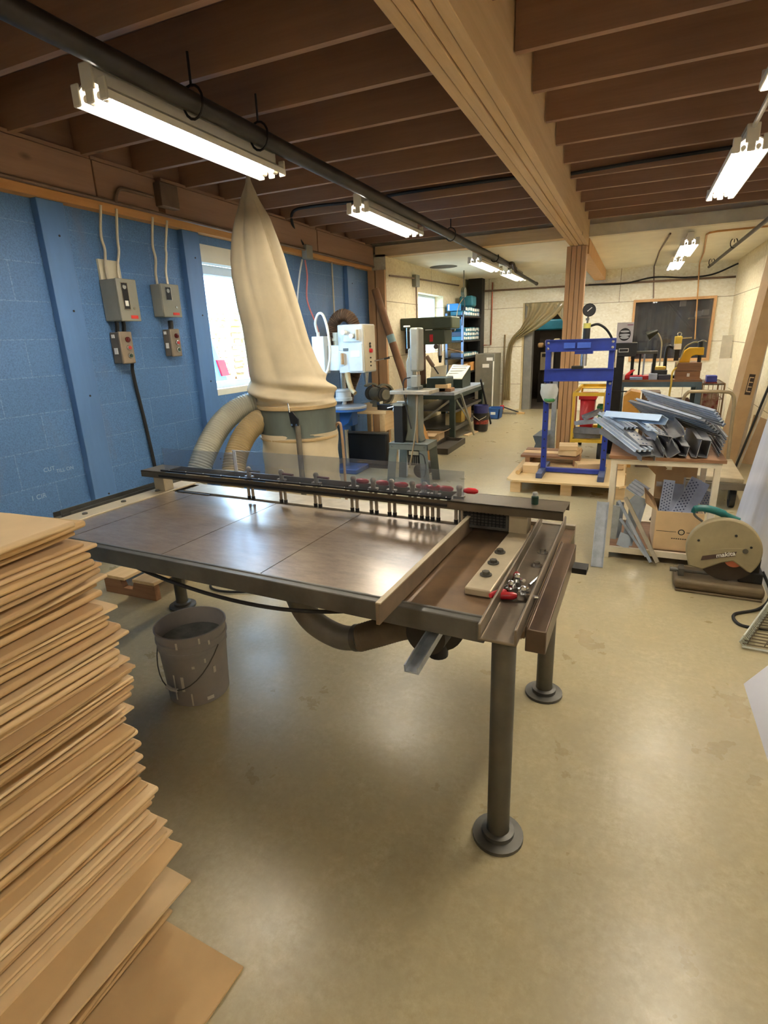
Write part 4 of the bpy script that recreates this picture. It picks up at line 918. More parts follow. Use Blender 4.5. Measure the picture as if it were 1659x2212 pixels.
MB().cyl((-2.62, 8.05, 1.40), (-2.62, 8.05, 1.24), .035, n=14).build('quill', CHROME, gd, world=True)
MB().cyl((-2.62, 8.05, 1.24), (-2.62, 8.05, 1.14), .03, .018, n=14).build('drill_chuck', BLACKM, gd, world=True)
MB().cyl((-2.66, 7.99, 1.37), (-2.66, 7.97, 1.37), .035, n=18).build('depth_dial', mat('dial_dark', (70, 56, 50), .4), gd, world=True)
MB().cyl((-2.52, 8.1, 1.33), (-2.30, 8.05, 1.28), .012, n=8).build('feed_handle', mat('handle_bar', (150, 128, 100), .4, .5), gd, world=True)
MB().ball((-2.29, 8.05, 1.28), .022, 10).build('handle_ball', WHITEP, gd, world=True)
bs_ = MB(); bs_.cyl((-2.80, 7.96, 1.24), (-2.70, 7.98, 1.09), .03, n=12); bs_.build('lamp_head', mat('lamp_brown', (120, 96, 76), .5), gd, world=True)
MB().cyl((-2.70, 7.98, 1.09), (-2.63, 8.0, .98), .01, n=8).build('lamp_arm', BLACKM, gd, world=True)
MB().bx(-2.82, 8.0, .72, -2.52, 8.4, .92).build('vise_block', GRND, gd, world=True, bevel=.01)
PAPER = mat('chart_board', (214, 204, 178), .7, 0, .06)
for i, (pts, lab) in enumerate((([(-2.95, 8.42, .95), (-2.84, 8.42, 1.07), (-2.7, 8.42, 1.12), (-2.66, 8.42, 1.0)], 'plain pale board leaning behind the green drill column'),)):
    tag(MB().poly([(-2.93, 8.45, .72), (-2.68, 8.45, .72), (-2.68, 8.55, 1.08), (-2.93, 8.55, 1.05)], (0, .02, .0)).build('pale_board', PAPER), lab, 'board')
ob = thing('drill_size_chart', 'slanted pale drill index board with rows of holes on the green bench', 'board', (-2.55, 8.8, .72))
MB().poly([(-2.74, 8.62, .86), (-2.42, 8.5, .86), (-2.42, 9.0, 1.03), (-2.74, 9.1, 1.05)], (0, 0, .012)).build('index_plate', PAPER, ob, world=True)
hb_ = MB()
for k in range(5):
    f = .12 + .19 * k; hb_.bx(-2.70, 8.62 + f * .4, .878 + f * .18, -2.46, 8.625 + f * .4, .886 + f * .18)
hb_.build('hole_rows', mat('hole_dark', (120, 106, 84), .8), ob, world=True)['kind'] = 'stuff'
MB().poly([(-2.74, 8.62, .72), (-2.74, 9.1, .72), (-2.74, 9.1, 1.04), (-2.74, 8.62, .855)], (.3, 0, 0)).build('index_box', GRND, ob, world=True)
for i, (x0, y0, x1, y1, z0, z1, lab) in enumerate(((-2.63, 8.0, -2.44, 8.2, .72, .77, 'lower of the two wooden blocks on the green bench'), (-2.68, 7.98, -2.48, 8.16, .772, .83, 'upper of the two wooden blocks on the green bench'))):
    tag(MB().bx(x0, y0, z0, x1, y1, z1).build('wood_block', DARKWOOD if i == 0 else PINE, bevel=.008), lab, 'wood block', 'wood blocks on the green bench')
tag(MB().bx(-2.62, 8.3, .18, -2.5, 8.45, .36).build('small_carton', mat('cream_carton', (216, 202, 160), .8)), 'small cream carton on the lower shelf of the green bench', 'carton')
tag(MB().bx(-2.6, 8.6, .18, -2.45, 8.8, .40).build('small_carton', mat('yellow_carton', (200, 170, 84), .8)), 'small yellow carton on the lower shelf of the green bench', 'carton')
tag(MB().bx(-2.62, 8.95, .181, -2.45, 9.2, .38).build('small_carton', CARD2), 'small brown carton at the back of the green bench lower shelf', 'carton')
tag(MB().ext([(-.012, -.02), (.012, -.02), (.012, .02), (-.012, .02)], (-2.33, 8.15, .68), (-2.2, 8.45, .02), up=(0, 1, 0)).build('steel_bar', mat('bar_grey', (150, 146, 132), .4, .6)), 'flat steel bar leaning on the front of the green bench', 'bar')
tag(MB().ext([(-.012, -.02), (.012, -.02), (.012, .02), (-.012, .02)], (-2.32, 9.3, .8), (-2.2, 9.6, .02), up=(0, 1, 0)).build('steel_bar', BLACKM), 'dark steel bar leaning near the black bucket', 'bar')
for pts, lab, m_ in (([(-2.52, 7.85), (-2.46, 7.85), (-2.30, 8.9), (-2.36, 8.9)], 'grey board lying on the floor along the green bench', ALU), ([(-2.40, 8.45), (-2.28, 8.4), (-2.2, 9.15), (-2.3, 9.2)], 'cardboard strip lying on the floor before the black bucket', CARD)):
    tag(MB().poly([(a, b, .001) for a, b in pts], (0, 0, .012)).build('floor_strip', m_), lab, 'strip')
ct = thing('open_carton', 'small open cardboard carton on the floor beside the green bench leg', 'carton', (-2.6, 7.7, 0))
c_ = MB(); c_.bx(-2.75, 7.55, 0, -2.48, 7.56, .17); c_.bx(-2.75, 7.79, 0, -2.48, 7.8, .17); c_.bx(-2.75, 7.56, 0, -2.74, 7.79, .17); c_.bx(-2.49, 7.56, 0, -2.48, 7.79, .17); c_.bx(-2.75, 7.55, 0, -2.48, 7.8, .008); c_.build('carton_body', CARD, ct, world=True)
f_ = MB(); f_.poly([(-2.48, 7.56, .17), (-2.48, 7.79, .17), (-2.38, 7.79, .21), (-2.38, 7.56, .21)], (0, 0, .006)); f_.poly([(-2.74, 7.55, .17), (-2.5, 7.55, .17), (-2.52, 7.46, .14), (-2.74, 7.46, .14)], (0, 0, .006)); f_.build('carton_flaps', CARD, ct, world=True)

# ================================================================ FAR LEFT CORNER
su = thing('shelf_unit', 'open steel shelf unit in the far left corner full of small boxes', 'shelf', (-3.03, 10.7, 0))
SHB = mat('shelf_post_blue', (110, 132, 168), .4, .3)
for x in (-3.17, -2.87):
    for y in (10.12, 11.36): MB().bx(x - .02, y - .02, 0, x + .02, y + .02, 1.9).build('shelf_post', SHB if y < 11 else BLACKM, su, world=True)
ZS = (.35, .86, 1.13, 1.43, 1.86)
for z in ZS: MB().bx(-3.19, 10.1, z - .03, -2.855, 11.38, z).build('shelf_board', BLACKM, su, world=True)
TEAL = mat('box_teal', (34, 104, 122), .6); SKY = mat('box_blue', (52, 128, 190), .6); NAVY = mat('box_navy', (40, 54, 72), .6)
rg = random.Random(11); col_n = {'TEAL': 'teal', 'SKY': 'blue'}
def pbox(x0, y0, z0, x1, y1, z1, m, labels, lab, grp):
    b = tag(MB().bx(x0, y0, z0, x1, y1, z1).build('parts_box', m, bevel=.004), lab, 'box', grp)
    for face in labels:
        if face == 'x': MB().bx(x1, y0 + .015, z0 + (z1 - z0) * .2, x1 + .002, y1 - .015, z1 - (z1 - z0) * .2).build('white_label', WHITELBL, b, world=True)
        else: MB().bx(x0 + .02, y0 - .002, z0 + .01, x0 + .05, y0, z1 - .01).build('white_label', WHITELBL, b, world=True)
for si, z in enumerate((1.13, 1.43, 1.86)):
    nm = ('third', 'second', 'top')[si]
    y = 10.14
    while y < 11.28:
        w = rg.choice((.1, .12, .16)); n = (1, 3, 2)[si] if y > 10.3 else (1, 2, 1)[si]; zz = z
        for k in range(n):
            h = rg.uniform(.065, .085)
            pbox(-3.1, y, zz, -2.88, min(y + w - .008, 11.34), zz + h, rg.choice((TEAL, TEAL, SKY, NAVY)), 'x', 'small dark parts box with white end label on the %s shelf of corner unit' % nm, 'labelled parts boxes on the %s shelf' % nm); zz += h + .002
        y += w
pbox(-3.14, 10.09, 1.43 + .2, -2.92, 10.3, 1.43 + .36, SKY, 'y', 'bright blue box with white stripe at the near end of second shelf', 'bright blue boxes in the corner unit')
pbox(-3.16, 10.11, 1.86 + .08, -2.95, 10.3, 1.86 + .2, SKY, 'y', 'bright blue box at the near end of the top shelf', 'bright blue boxes in the corner unit')
tag(MB().bx(-3.12, 10.75, 2.03, -2.86, 11.05, 2.22).build('teal_crate', TEAL, bevel=.03), 'large teal box highest on the top shelf of the corner unit', 'box')
tag(MB().bx(-3.14, 10.15, .861, -2.9, 10.6, 1.0).build('parts_carton', CARD), 'brown carton at the near end of the shelf below the labelled boxes', 'carton')
tag(MB().bx(-3.14, 10.7, .861, -2.88, 11.1, 1.02).build('parts_carton', mat('orange_carton', (206, 150, 84), .8)), 'orange brown carton farther along the shelf below the labelled boxes', 'carton')
gc = thing('grey_locker', 'grey steel locker standing by the rear wall left of the doorway', 'cabinet', (-2.66, 11.2, 0))
MB().bx(-2.85, 10.95, 0, -2.46, 11.5, 1.16).build('locker_body', mat('locker_grey', (122, 118, 104), .5, .2), gc, world=True, bevel=.01)
MB().bx(-2.62, 10.945, 1.03, -2.5, 10.951, 1.09).build('locker_label', WHITELBL, gc, world=True)
MB().bx(-2.70, 10.945, .90, -2.57, 10.951, .97).build('locker_label', WHITELBL, gc, world=True)
tag(MB().cyl((-2.46, 10.8, .0), (-2.475, 10.9, 1.02), .014, n=10).build('white_stick', WHITEP), 'white broom stick leaning on the grey locker', 'stick')
wb_ = thing('mop_bucket', 'black bucket with red and orange print and a blue tub nested in it', 'bucket', (-2.215, 8.95, 0))
MB().lathe([(.1, 0), (.125, .3), (.13, .3), (.13, .28), (.11, .02), (0, .015)], n=28).build('bucket_wall', BLACKP, wb_)
MB().lathe([(.1, .2), (.118, .42), (.122, .42), (.115, .22)], n=24).build('blue_liner', mat('tub_navy', (40, 44, 100), .5), wb_)
MB().lathe([(.1195, .12), (.121, .13), (.124, .22), (.1235, .23)], n=28).build('print_band', mat('print_red', (150, 50, 36), .6, 0, .2, 22, col2=(30, 26, 24)), wb_)
MB().tube([(-.125, -.0, .3), (-.09, -.1, .24), (0, -.135, .19), (.09, -.1, .24), (.125, 0, .3)], .006, 6).build('bucket_handle', mat('handle_pale', (170, 164, 150), .5), wb_)
bb_ = thing('blue_bin', 'blue rectangular recycling bin on the floor by the rear wall', 'bin', (-2.32, 10.45, 0))
k = MB(); k.poly([(-.1, -.15, 0), (.1, -.15, 0), (.12, -.15, .2), (-.12, -.15, .2)], (0, .02, 0)); k.poly([(-.1, .15, 0), (.1, .15, 0), (.12, .15, .2), (-.12, .15, .2)], (0, -.02, 0)); k.poly([(.1, -.15, 0), (.1, .15, 0), (.12, .15, .2), (.12, -.15, .2)], (-.015, 0, 0)); k.poly([(-.1, -.15, 0), (-.1, .15, 0), (-.12, .15, .2), (-.12, -.15, .2)], (.015, 0, 0)); k.bx(-.1, -.15, 0, .1, .15, .01)
k.build('bin_body', mat('bin_blue', (38, 82, 146), .5), bb_); MB().bx(-.13, -.16, .19, .13, -.148, .21).build('bin_rim', mat('bin_blue2', (48, 96, 164), .5), bb_)
MB().bx(-.05, -.152, .08, .04, -.1495, .13).build('bin_print', WHITELBL, bb_)
dp = thing('dustpan', 'red and black dustpan with brush on the floor left of the doorway', 'dustpan', (-2.12, 11.1, 0))
k = MB(); k.poly([(-.2, -.08, 0), (.1, -.1, 0), (.1, .1, 0), (-.2, .08, 0)], (0, 0, .012)); k.poly([(-.2, -.08, 0), (-.2, .08, 0), (-.22, .08, .1), (-.22, -.08, .1)], (.012, 0, 0)); k.build('pan', mat('pan_grey', (110, 104, 92), .6), dp)
MB().cyl((-.22, 0, .14), (.12, 0, .03), .014, n=8).build('brush_handle', BLACKP, dp); MB().bx(-.24, -.03, .08, -.17, .03, .16).build('red_joint', REDP, dp); MB().bx(.08, -.05, 0, .24, .05, .03).build('brush_head', BROOMSTICK, dp)
tag(MB().cyl((-2.44, 11.66, .1), (-2.43, 11.68, 1.5), .018, n=8).build('standing_pole', mat('pole_grey', (128, 112, 84), .5, .3)), 'thin grey pole standing against the rear wall by the dustpan', 'pole')
tag(MB().tube([(-2.71, 11.7, 2.5), (-2.72, 11.7, 1.31), (-2.9, 11.7, 1.31), (-2.9, 11.7, 1.17)], .014, 8).build('copper_pipe', mat('copper', (150, 84, 56), .4, .5)), 'brown copper pipe running down the rear wall above the locker', 'pipe')
tag(MB().cyl((-3.1, 11.69, 2.35), (1.46, 11.69, 2.3), .018, n=10).build('wall_conduit', CONDB), 'long conduit across the rear wall under the low white ceiling', 'conduit')
tag(MB().tube(spline([(-.9, 11.67, 2.33), (-.3, 11.66, 2.31), (.2, 11.66, 2.38), (.7, 11.66, 2.34), (1.1, 11.66, 2.36), (1.46, 11.6, 2.5)], 8), .014, 8).build('loose_cable', RUBBER), 'loose dark cable sagging along the rear wall over the interior window', 'cable')
tag(MB().tube([(.26, 7.9, 2.56), (.2, 9.5, 2.565), (.18, 11.69, 2.56), (.225, 11.69, 2.03)], .01, 8).build('slim_conduit', CONDB), 'slim dark conduit across the low ceiling to the interior window', 'conduit')
tag(MB().tube([(1.3, 8.0, 2.553), (.75, 8.02, 2.553), (.68, 8.08, 2.553), (.66, 8.2, 2.553), (.8, 10, 2.553), (.88, 11.55, 2.553), (.885, 11.63, 2.52), (.9, 11.63, 2.3), (.96, 11.63, 1.3)], .011, 8).build('slim_conduit', mat('pale_bronze', (190, 140, 84), .4, .4)), 'bronze conduit dropping over the interior window to the tool bench', 'conduit')
for pts, lab in (([(-3.18, 7.55, 2.33), (-3.18, 8.55, 2.37), (-3.17, 10.9, 2.42)], 'conduit along the top of the strand board side wall'), ([(-3.18, 8.6, 2.36), (-3.18, 8.62, .9)], 'conduit drop beside the small window on the strand board wall')):
    tag(MB().tube(pts, .012, 8).build('wall_conduit', CONDB), lab, 'conduit')
tag(MB().bx(-3.208, 8.5, 2.25, -3.14, 8.66, 2.42).build('junction_box', BOXG, bevel=.006), 'grey junction box above the small window on strand board wall', 'junction box')
rl = thing('cord_reel', 'dark hanging cord reel with drooping cables by the far left corner', 'cord reel', (-2.82, 9.9, 2.1))
k = MB().cyl((0, 0, .12), (.06, 0, .12), .08, n=16); k.cyl((.03, 0, .2), (.03, 0, .47), .008, n=6); k.build('reel_body', mat('reel_green', (78, 78, 58), .6), rl)
MB().tube(spline([(.03, -.02, .05), (.05, 0, -.1), (.02, 0, -.2), (.0, 0, -.42)], 6), .007, 6).build('hanging_cable', RUBBER, rl)
MB().tube(spline([(.03, .02, .05), (-.06, 0, -.1), (-.1, 0, -.3), (-.12, 0, -.5)], 6), .007, 6).build('hanging_cable', mat('cable_tan', (160, 132, 88), .6), rl)

# strip curtain hooked aside in the doorway
def cur(u, v):
    P = [(-1.64, 2.07, .82), (-1.72, 1.92, .62), (-1.88, 1.72, .34), (-2.06, 1.55, .17), (-2.24, 1.42, .10), (-2.31, 1.3, .09), (-2.34, 1.1, .10), (-2.36, .7, .13), (-2.37, .2, .17)]
    f = v * (len(P) - 1); i = min(int(f), len(P) - 2); t = f - i
    x, z, w = [a + (b - a) * t for a, b in zip(P[i], P[i + 1])]
    dx, dz = (P[i + 1][0] - P[i][0]), (P[i + 1][1] - P[i][1]); L = math.hypot(dx, dz)
    nx, nz = (-dz / L, dx / L); b = max(0, min(1, v * 4)); nx = nx * b + (1 - b); nz *= b
    s = (u - .5) * w
    return (x + nx * s, 11.66 + .025 * math.sin(u * 26), z + nz * s)
CURT = glass('strip_curtain', (220, 210, 184), .06, .42, (196, 182, 146), True)
tag(MB().grid(cur, 34, 40).build('strip_curtain', CURT, solid=.004, smooth=60), 'clear tan plastic strip curtain pulled aside across the doorway', 'curtain')
tag(MB().grid(lambda u, v: (-1.62 + .48 * u + .12 * v * (1 - u), 11.68 + .015 * math.sin(u * 20), 2.07 - v * (.12 + .5 * u)), 20, 10).build('strip_curtain', CURT, solid=.004, smooth=60), 'right hand flap of the plastic strip curtain under the door head', 'curtain')
# what shows through the doorway and the interior window
tm = thing('teal_machine', 'teal topped machine in the dark room beyond the doorway', 'machine', (-1.7, 13.2, 0))
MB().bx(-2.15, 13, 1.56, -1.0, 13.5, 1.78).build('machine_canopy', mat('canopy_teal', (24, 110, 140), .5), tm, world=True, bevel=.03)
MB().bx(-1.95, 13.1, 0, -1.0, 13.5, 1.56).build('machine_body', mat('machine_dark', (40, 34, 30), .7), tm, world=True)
k = MB().bx(-1.9, 12.98, .72, -1.62, 13.1, 1.1).build('control_box', mat('control_beige', (170, 160, 136), .6), tm, world=True)
MB().bx(-1.87, 12.975, 1.0, -1.66, 12.981, 1.07).build('control_display', BLACKP, k, world=True)
MB().cyl((-1.76, 12.96, .9), (-1.76, 12.98, .9), .035, n=14).build('control_knob', BLACKP, k, world=True)
for x, z, w, h, m_, lab in ((-1.97, 1.2, .12, .1, CARD2, 'brown carton on the dark machine beyond the doorway'), (-1.82, 1.22, .12, .14, mat('bag_lilac', (140, 140, 190), .6), 'lilac bag on the dark machine beyond the doorway'), (-1.64, 1.22, .14, .16, mat('cream_bag', (220, 214, 180), .8), 'cream bundle on the dark machine beyond the doorway')):
    tag(MB().bx(x, 12.95, z, x + w, 13.09, z + h).build('stored_item', m_, bevel=.03), lab, 'stored item')
stn = thing('dark_staircase', 'dark staircase rising in the room behind the interior window', 'staircase', (.7, 13.2, 0))
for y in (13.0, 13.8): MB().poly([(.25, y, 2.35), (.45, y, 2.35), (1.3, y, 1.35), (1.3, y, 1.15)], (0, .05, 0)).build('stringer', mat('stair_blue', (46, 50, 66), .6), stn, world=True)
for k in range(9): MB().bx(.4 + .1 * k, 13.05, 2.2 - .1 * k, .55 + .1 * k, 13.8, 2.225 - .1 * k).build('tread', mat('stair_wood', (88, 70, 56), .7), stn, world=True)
rk = thing('storage_rack', 'rack of upright stock in the room behind the interior window', 'rack', (.1, 14.25, 0))
for k in range(9): MB().bx(-.5 + .14 * k, 14.2, .9, -.43 + .14 * k, 14.3, 2.0 - .04 * (k % 3)).build('rack_slat', mat('slat_tan', (128, 116, 98), .7) if k % 2 else mat('slat_grey2', (84, 82, 84), .7), rk, world=True)
MB().bx(-.6, 14.1, .86, .9, 14.4, .9).build('rack_shelf', DARKWOOD, rk, world=True)
for x, z in ((1.0, 1.7), (1.12, 1.72), (.72, 1.9)):
    tag(MB().bx(x, 12.6, z, x + .1, 12.8, z + .1).build('stored_box', WHITEP), {1.0: 'left white box on the shelf behind the interior window', 1.12: 'right white box on the shelf behind the interior window', .72: 'white box highest behind the interior window'}[x], 'box')
tag(MB().bx(.9, 12.5, 1.66, 1.3, 12.9, 1.69).build('wall_shelf', mat('shelf_cream', (170, 156, 128), .7)), 'cream wall shelf behind the interior window', 'shelf')
# ================================================================ PALLET AND BLUE PRESS
pl = thing('pallet', 'pine pallet with plywood deck carrying the blue press', 'pallet', (-.51, 5.9, 0))
MB().poly([(-1.0, 5.32, .115), (-.02, 5.32, .115), (.02, 5.37, .115), (.02, 6.5, .115), (-1.06, 6.5, .115), (-1.06, 5.38, .115)], (0, 0, .018)).build('plywood_deck', mat('plywood', (214, 186, 136), .65, 0, .07, 4, stretch=(.3, 1, 1)), pl, world=True)
for x in (-1.02, -.54, -.07):
    for y in (5.36, 5.88, 6.40): MB().bx(x, y, .0, x + .1, y + .09, .115).build('pallet_block', PINE, pl, world=True)
ZP = .134
pr_ = thing('shop_press', 'blue hydraulic shop press frame with round gauge on the pallet', 'press', (-.47, 5.74, ZP))
for x in (-.785, -.215):
    u_ = MB(); u_.ext([(-.025, -.03), (.025, -.03), (.025, .03), (.019, .03), (.019, -.024), (-.019, -.024), (-.019, .03), (-.025, .03)], (x + .025, 5.74, ZP), (x + .02, 5.74, 1.43), up=(0, 1, 0))
    up_ = u_.build('upright', BLUEP, pr_, world=True, bevel=.002)
    hb_ = MB()
    for k in range(8): hb_.cyl((x + .025, 5.7, .3 + .09 * k), (x + .025, 5.711, .3 + .09 * k), .008, n=8)
    hb_.build('pin_holes', BLACKM, up_, world=True)['kind'] = 'stuff'
    MB().bx(x - .005, 5.44, ZP, x + .055, 6.04, ZP + .05).build('foot', mat('foot_steel_blue', (74, 86, 120), .4, .3), pr_, world=True, bevel=.003)
    MB().bx(x + .052, 5.73, 1.17, x + .066, 5.75, 1.33).build('pale_edge', CREAM, up_, world=True)
MB().bx(-.76, 5.715, ZP + .01, -.19, 5.765, ZP + .05).build('bottom_tie', BLUEP, pr_, world=True)
for nm, z0, z1 in (('top_beam', 1.325, 1.435), ('bed_beam', 1.05, 1.165)):
    k = MB()
    for y in (5.70, 5.78):
        k.bx(-.79, y - .004, z0, -.165, y + .004, z1); k.bx(-.79, y - .02 if y < 5.74 else y, z0, -.165, y if y < 5.74 else y + .02, z0 + .008); k.bx(-.79, y - .02 if y < 5.74 else y, z1 - .008, -.165, y if y < 5.74 else y + .02, z1)
    bmx = k.build(nm, BLUEP, pr_, world=True)
    q = MB()
    for x in (-.765, -.19):
        for z in ((z0 + .03, z1 - .03) if nm == 'top_beam' else ()): q.lathe([(.013, 0), (.013, .01), (0, .012)], n=6, M=Matrix.Translation((x, 5.696, z)) @ Matrix.Rotation(R(90), 4, 'X'))
    if q.v: q.build('hex_bolts', CHROME, bmx, world=True)
    if nm == 'bed_beam':
        e_ = MB()
        for x in (-.79, -.2): e_.cyl((x + .015, 5.66, z0 - .02), (x + .015, 5.82, z0 - .02), .012, n=10)
        e_.build('bed_pins', CHROME, pr_, world=True)
        MB().bx(-.54, 5.67, 1.165, -.44, 5.81, 1.19).build('press_plate', BLACKM, pr_, world=True)
    else:
        s_ = MB(); s_.bx(-.62, 5.675, z0 + .03, -.52, 5.6955, z0 + .08); s_.bx(-.50, 5.675, z0 + .03, -.38, 5.6955, z0 + .08); s_.build('faded_sticker', mat('faded_sticker', (58, 92, 186), .5), bmx, world=True)
k = MB().cyl((-.43, 5.74, 1.435), (-.43, 5.74, 1.53), .032, n=20).build('ram_cylinder', BLACKP, pr_, world=True)
MB().cyl((-.43, 5.74, 1.53), (-.43, 5.74, 1.575), .033, n=20).build('warning_collar', mat('collar_yellow', (206, 196, 96), .5), k, world=True)
g_ = MB(); g_.cyl((-.43, 5.74, 1.575), (-.425, 5.74, 1.64), .009, n=8); g_.cyl((-.43, 5.74, 1.60), (-.43, 5.74, 1.62), .016, n=10); g_.build('gauge_stem', STEEL, pr_, world=True)
gg = MB().cyl((-.42, 5.72, 1.69), (-.42, 5.76, 1.69), .058, n=32).build('pressure_gauge', BLACKP, pr_, world=True)
MB().cyl((-.42, 5.717, 1.69), (-.42, 5.721, 1.69), .048, n=28).build('gauge_face', mat('gauge_face', (44, 44, 46), .4), gg, world=True)
MB().box((0, 0, 0), (.05, .002, .006), Matrix.Translation((-.415, 5.715, 1.695)) @ Matrix.Rotation(R(-40), 4, 'Y')).build('gauge_needle', WHITELBL, gg, world=True)
MB().tube(spline([(-.40, 5.75, 1.55), (-.33, 5.76, 1.56), (-.25, 5.8, 1.5), (-.19, 5.86, 1.38), (-.16, 5.9, 1.2)], 8), .011, 8).build('hydraulic_hose', RUBBER, pr_, world=True)
MB().cyl((-.5, 5.74, 1.33), (-.5, 5.74, 1.435), .02, n=12).build('return_spring', STEEL, pr_, world=True)
MB().bx(-.52, 5.69, 1.30, -.36, 5.79, 1.325).build('ram_mount', BLUEP, pr_, world=True)
MB().cyl((-.44, 5.74, 1.19), (-.44, 5.74, 1.30), .03, n=16).build('ram_rod', CHROME, pr_, world=True)
k = MB()
def bag2(u, v):
    a = 2 * PI * u; r = (.05 + .03 * math.sin(PI * min(1, v * .9 + .2))) * (1 + .12 * math.sin(5 * a + 6 * v)) * (1 if v < .9 else (1 - v) * 9 + .1)
    return (-.74 + r * math.cos(a) + .02 * v, 5.66 + .5 * r * math.sin(a), 1.03 - .19 * v)
hbag = tag(k.grid(bag2, 22, 14, wrap=True).build('plastic_bag', mat('bag_white', (206, 208, 202), .35, 0, .1, 8, trans=.2), smooth=60), 'white plastic bag hanging under the bed of the blue press', 'bag')
MB().lathe([(.045, .03), (.055, .045), (.05, .06)], (-.723, 5.655, .83), 14).build('green_print', mat('print_green', (60, 130, 70), .5), hbag, world=True)
for (x0, y0, z0, x1, y1, z1, rz, lab) in ((-.955, 5.64, ZP, -.80, 5.80, .215, 0, 'square pine block at the left front of the pallet'), (-.46, 5.85, ZP, -.17, 6.0, .215, 16, 'long pine block lying askew by the right press upright'), (-.64, 6.05, .245, -.45, 6.3, .30, -8, 'lower of two pine offcuts piled behind the press'), (-.66, 6.05, .302, -.47, 6.28, .35, 6, 'upper of two pine offcuts piled behind the press')):
    k = MB().box((0, 0, (z1 - z0) / 2), (x1 - x0, y1 - y0, z1 - z0)).build('pine_block', PINE, bevel=.004, loc=(0, 0, 0)); k.location = ((x0 + x1) / 2, (y0 + y1) / 2, z0); k.rotation_euler = (0, 0, R(rz))
    tag(k, lab, 'wood block', 'pine blocks on the pallet')
tag(MB().cyl((-.985, 5.55, ZP + .022), (-.975, 5.75, ZP + .022), .022, n=14).build('round_offcut', BROOMSTICK), 'short round wooden offcut at the pallet left edge', 'offcut')
for k, y in enumerate((6.06, 6.22, 6.38)):
    tag(MB().bx(-1.05, y, ZP + .075, -.44, y + .13, ZP + .1).build('slat_board', DARKWOOD if k != 1 else PINE, bevel=.003), ('front', 'middle', 'rear')[k] + ' slat of the low wooden rack behind the press', 'board', 'slats of the low rack behind the press')
for x in (-1.0, -.5): tag(MB().bx(x, 6.06, ZP, x + .05, 6.5, ZP + .074).build('batten', DARKWOOD), ('left' if x < -.9 else 'right') + ' batten under the low wooden slats behind the press', 'batten')
for k in range(3):
    tag(MB().bx(.02 - .1, 6.0 + .0 * k, ZP + .052 * k, .0, 6.2, ZP + .05 + .052 * k).build('pine_offcut', PINE, bevel=.006), ('lowest', 'middle', 'topmost')[k] + ' pine offcut of the pile right of the press', 'offcut', 'pine offcuts right of the press')
# yellow trolley with totes and steel behind the post
YEL = mat('trolley_yellow', (214, 174, 52), .5, .1, .1)
yt = thing('yellow_trolley', 'yellow framed trolley behind the centre post holding totes and steel', 'trolley', (-.44, 7.4, 0))
for z in (.25, .80):
    k = MB()
    k.bx(-.625, 6.95, z - .02, -.255, 6.98, z + .02); k.bx(-.625, 8.1, z - .02, -.255, 8.13, z + .02); k.bx(-.625, 6.98, z - .02, -.60, 8.1, z + .02); k.bx(-.28, 6.98, z - .02, -.255, 8.1, z + .02)
    k.bx(-.6, 6.98, z - .02, -.28, 8.1, z - .01) if z < .5 else k.bx(-.6, 7.9, z - .02, -.28, 8.1, z - .01)
    k.build('trolley_tray', YEL, yt, world=True)
for x in (-.61, -.27):
    for y in (6.97, 8.1): MB().bx(x - .012, y - .012, .25, x + .012, y + .012, .8).build('trolley_post', YEL, yt, world=True)
for x in (-.59, -.29):
    for y in (7.0, 8.08): MB().cyl((x - .02, y, .115), (x + .02, y, .115), .115, n=18).build('wheel', RUBBER, yt, world=True)
def tote(name, lab, x0, x1, y0, y1, z0, z1, m, lip):
    t = thing(name, lab, 'tote', ((x0 + x1) / 2, (y0 + y1) / 2, z0)); cx, cy = (x0 + x1) / 2, (y0 + y1) / 2
    k = MB(); w, d, h = (x1 - x0) / 2, (y1 - y0) / 2, z1 - z0
    vs = [(sx * w * f, sy * d * f, z) for f, z in ((.82, 0), (1, h)) for sx, sy in ((-1, -1), (1, -1), (1, 1), (-1, 1))]
    k.add(vs, [(0, 1, 2, 3)] + [(i, (i + 1) % 4, 4 + (i + 1) % 4, 4 + i) for i in range(4)]); k.build('tote_body', m, t, solid=.006)
    k = MB(); k.bx(-w - .02, -d - .02, h - lip, w + .02, -d, h); k.bx(-w - .02, d, h - lip, w + .02, d + .02, h); k.bx(-w - .02, -d, h - lip, -w, d, h); k.bx(w, -d, h - lip, w + .02, d, h); k.build('tote_rim', m, t, bevel=.004)
tote('red_tote', 'red plastic tote on the yellow trolley behind the centre post', -.575, -.405, 7.45, 7.8, .272, .745, REDP, .06)
tote('green_tote', 'green plastic tote on the yellow trolley right of the red tote', -.355, -.305, 7.5, 7.75, .272, .60, mat('tote_green', (44, 124, 70), .5), .03)
CH_ = [(-.05, 0), (.05, 0), (.05, .05), (.044, .05), (.044, .006), (-.044, .006), (-.044, .05), (-.05, .05)]
GALVD = mat('dull_galvanised', (132, 134, 138), .42, .45, .2, 9)
for k, (a, b, sc, lab, m_) in enumerate((((-.59, 7.05, .272), (-.27, 7.1, .272), 1.2, 'lowest grey steel channel on the lower tray of the yellow trolley', GALVD), ((-.6, 7.06, .335), (-.28, 7.0, .335), 1.2, 'upper grey steel channel with pressed marks on the yellow trolley', GALVD), ((-.58, 7.22, .40), (-.3, 7.1, .45), 1., 'tilted bright steel channel on top of the yellow trolley steel', GALV), ((-.5, 7.2, .47), (-.3, 7.28, .55), 1, 'short bright steel offcut leaning before the green tote', GALV))):
    tag(MB().ext([(p * sc, q * sc) for p, q in CH_], a, b).build('steel_channel', m_), lab, 'steel channel', 'steel channels on the yellow trolley')
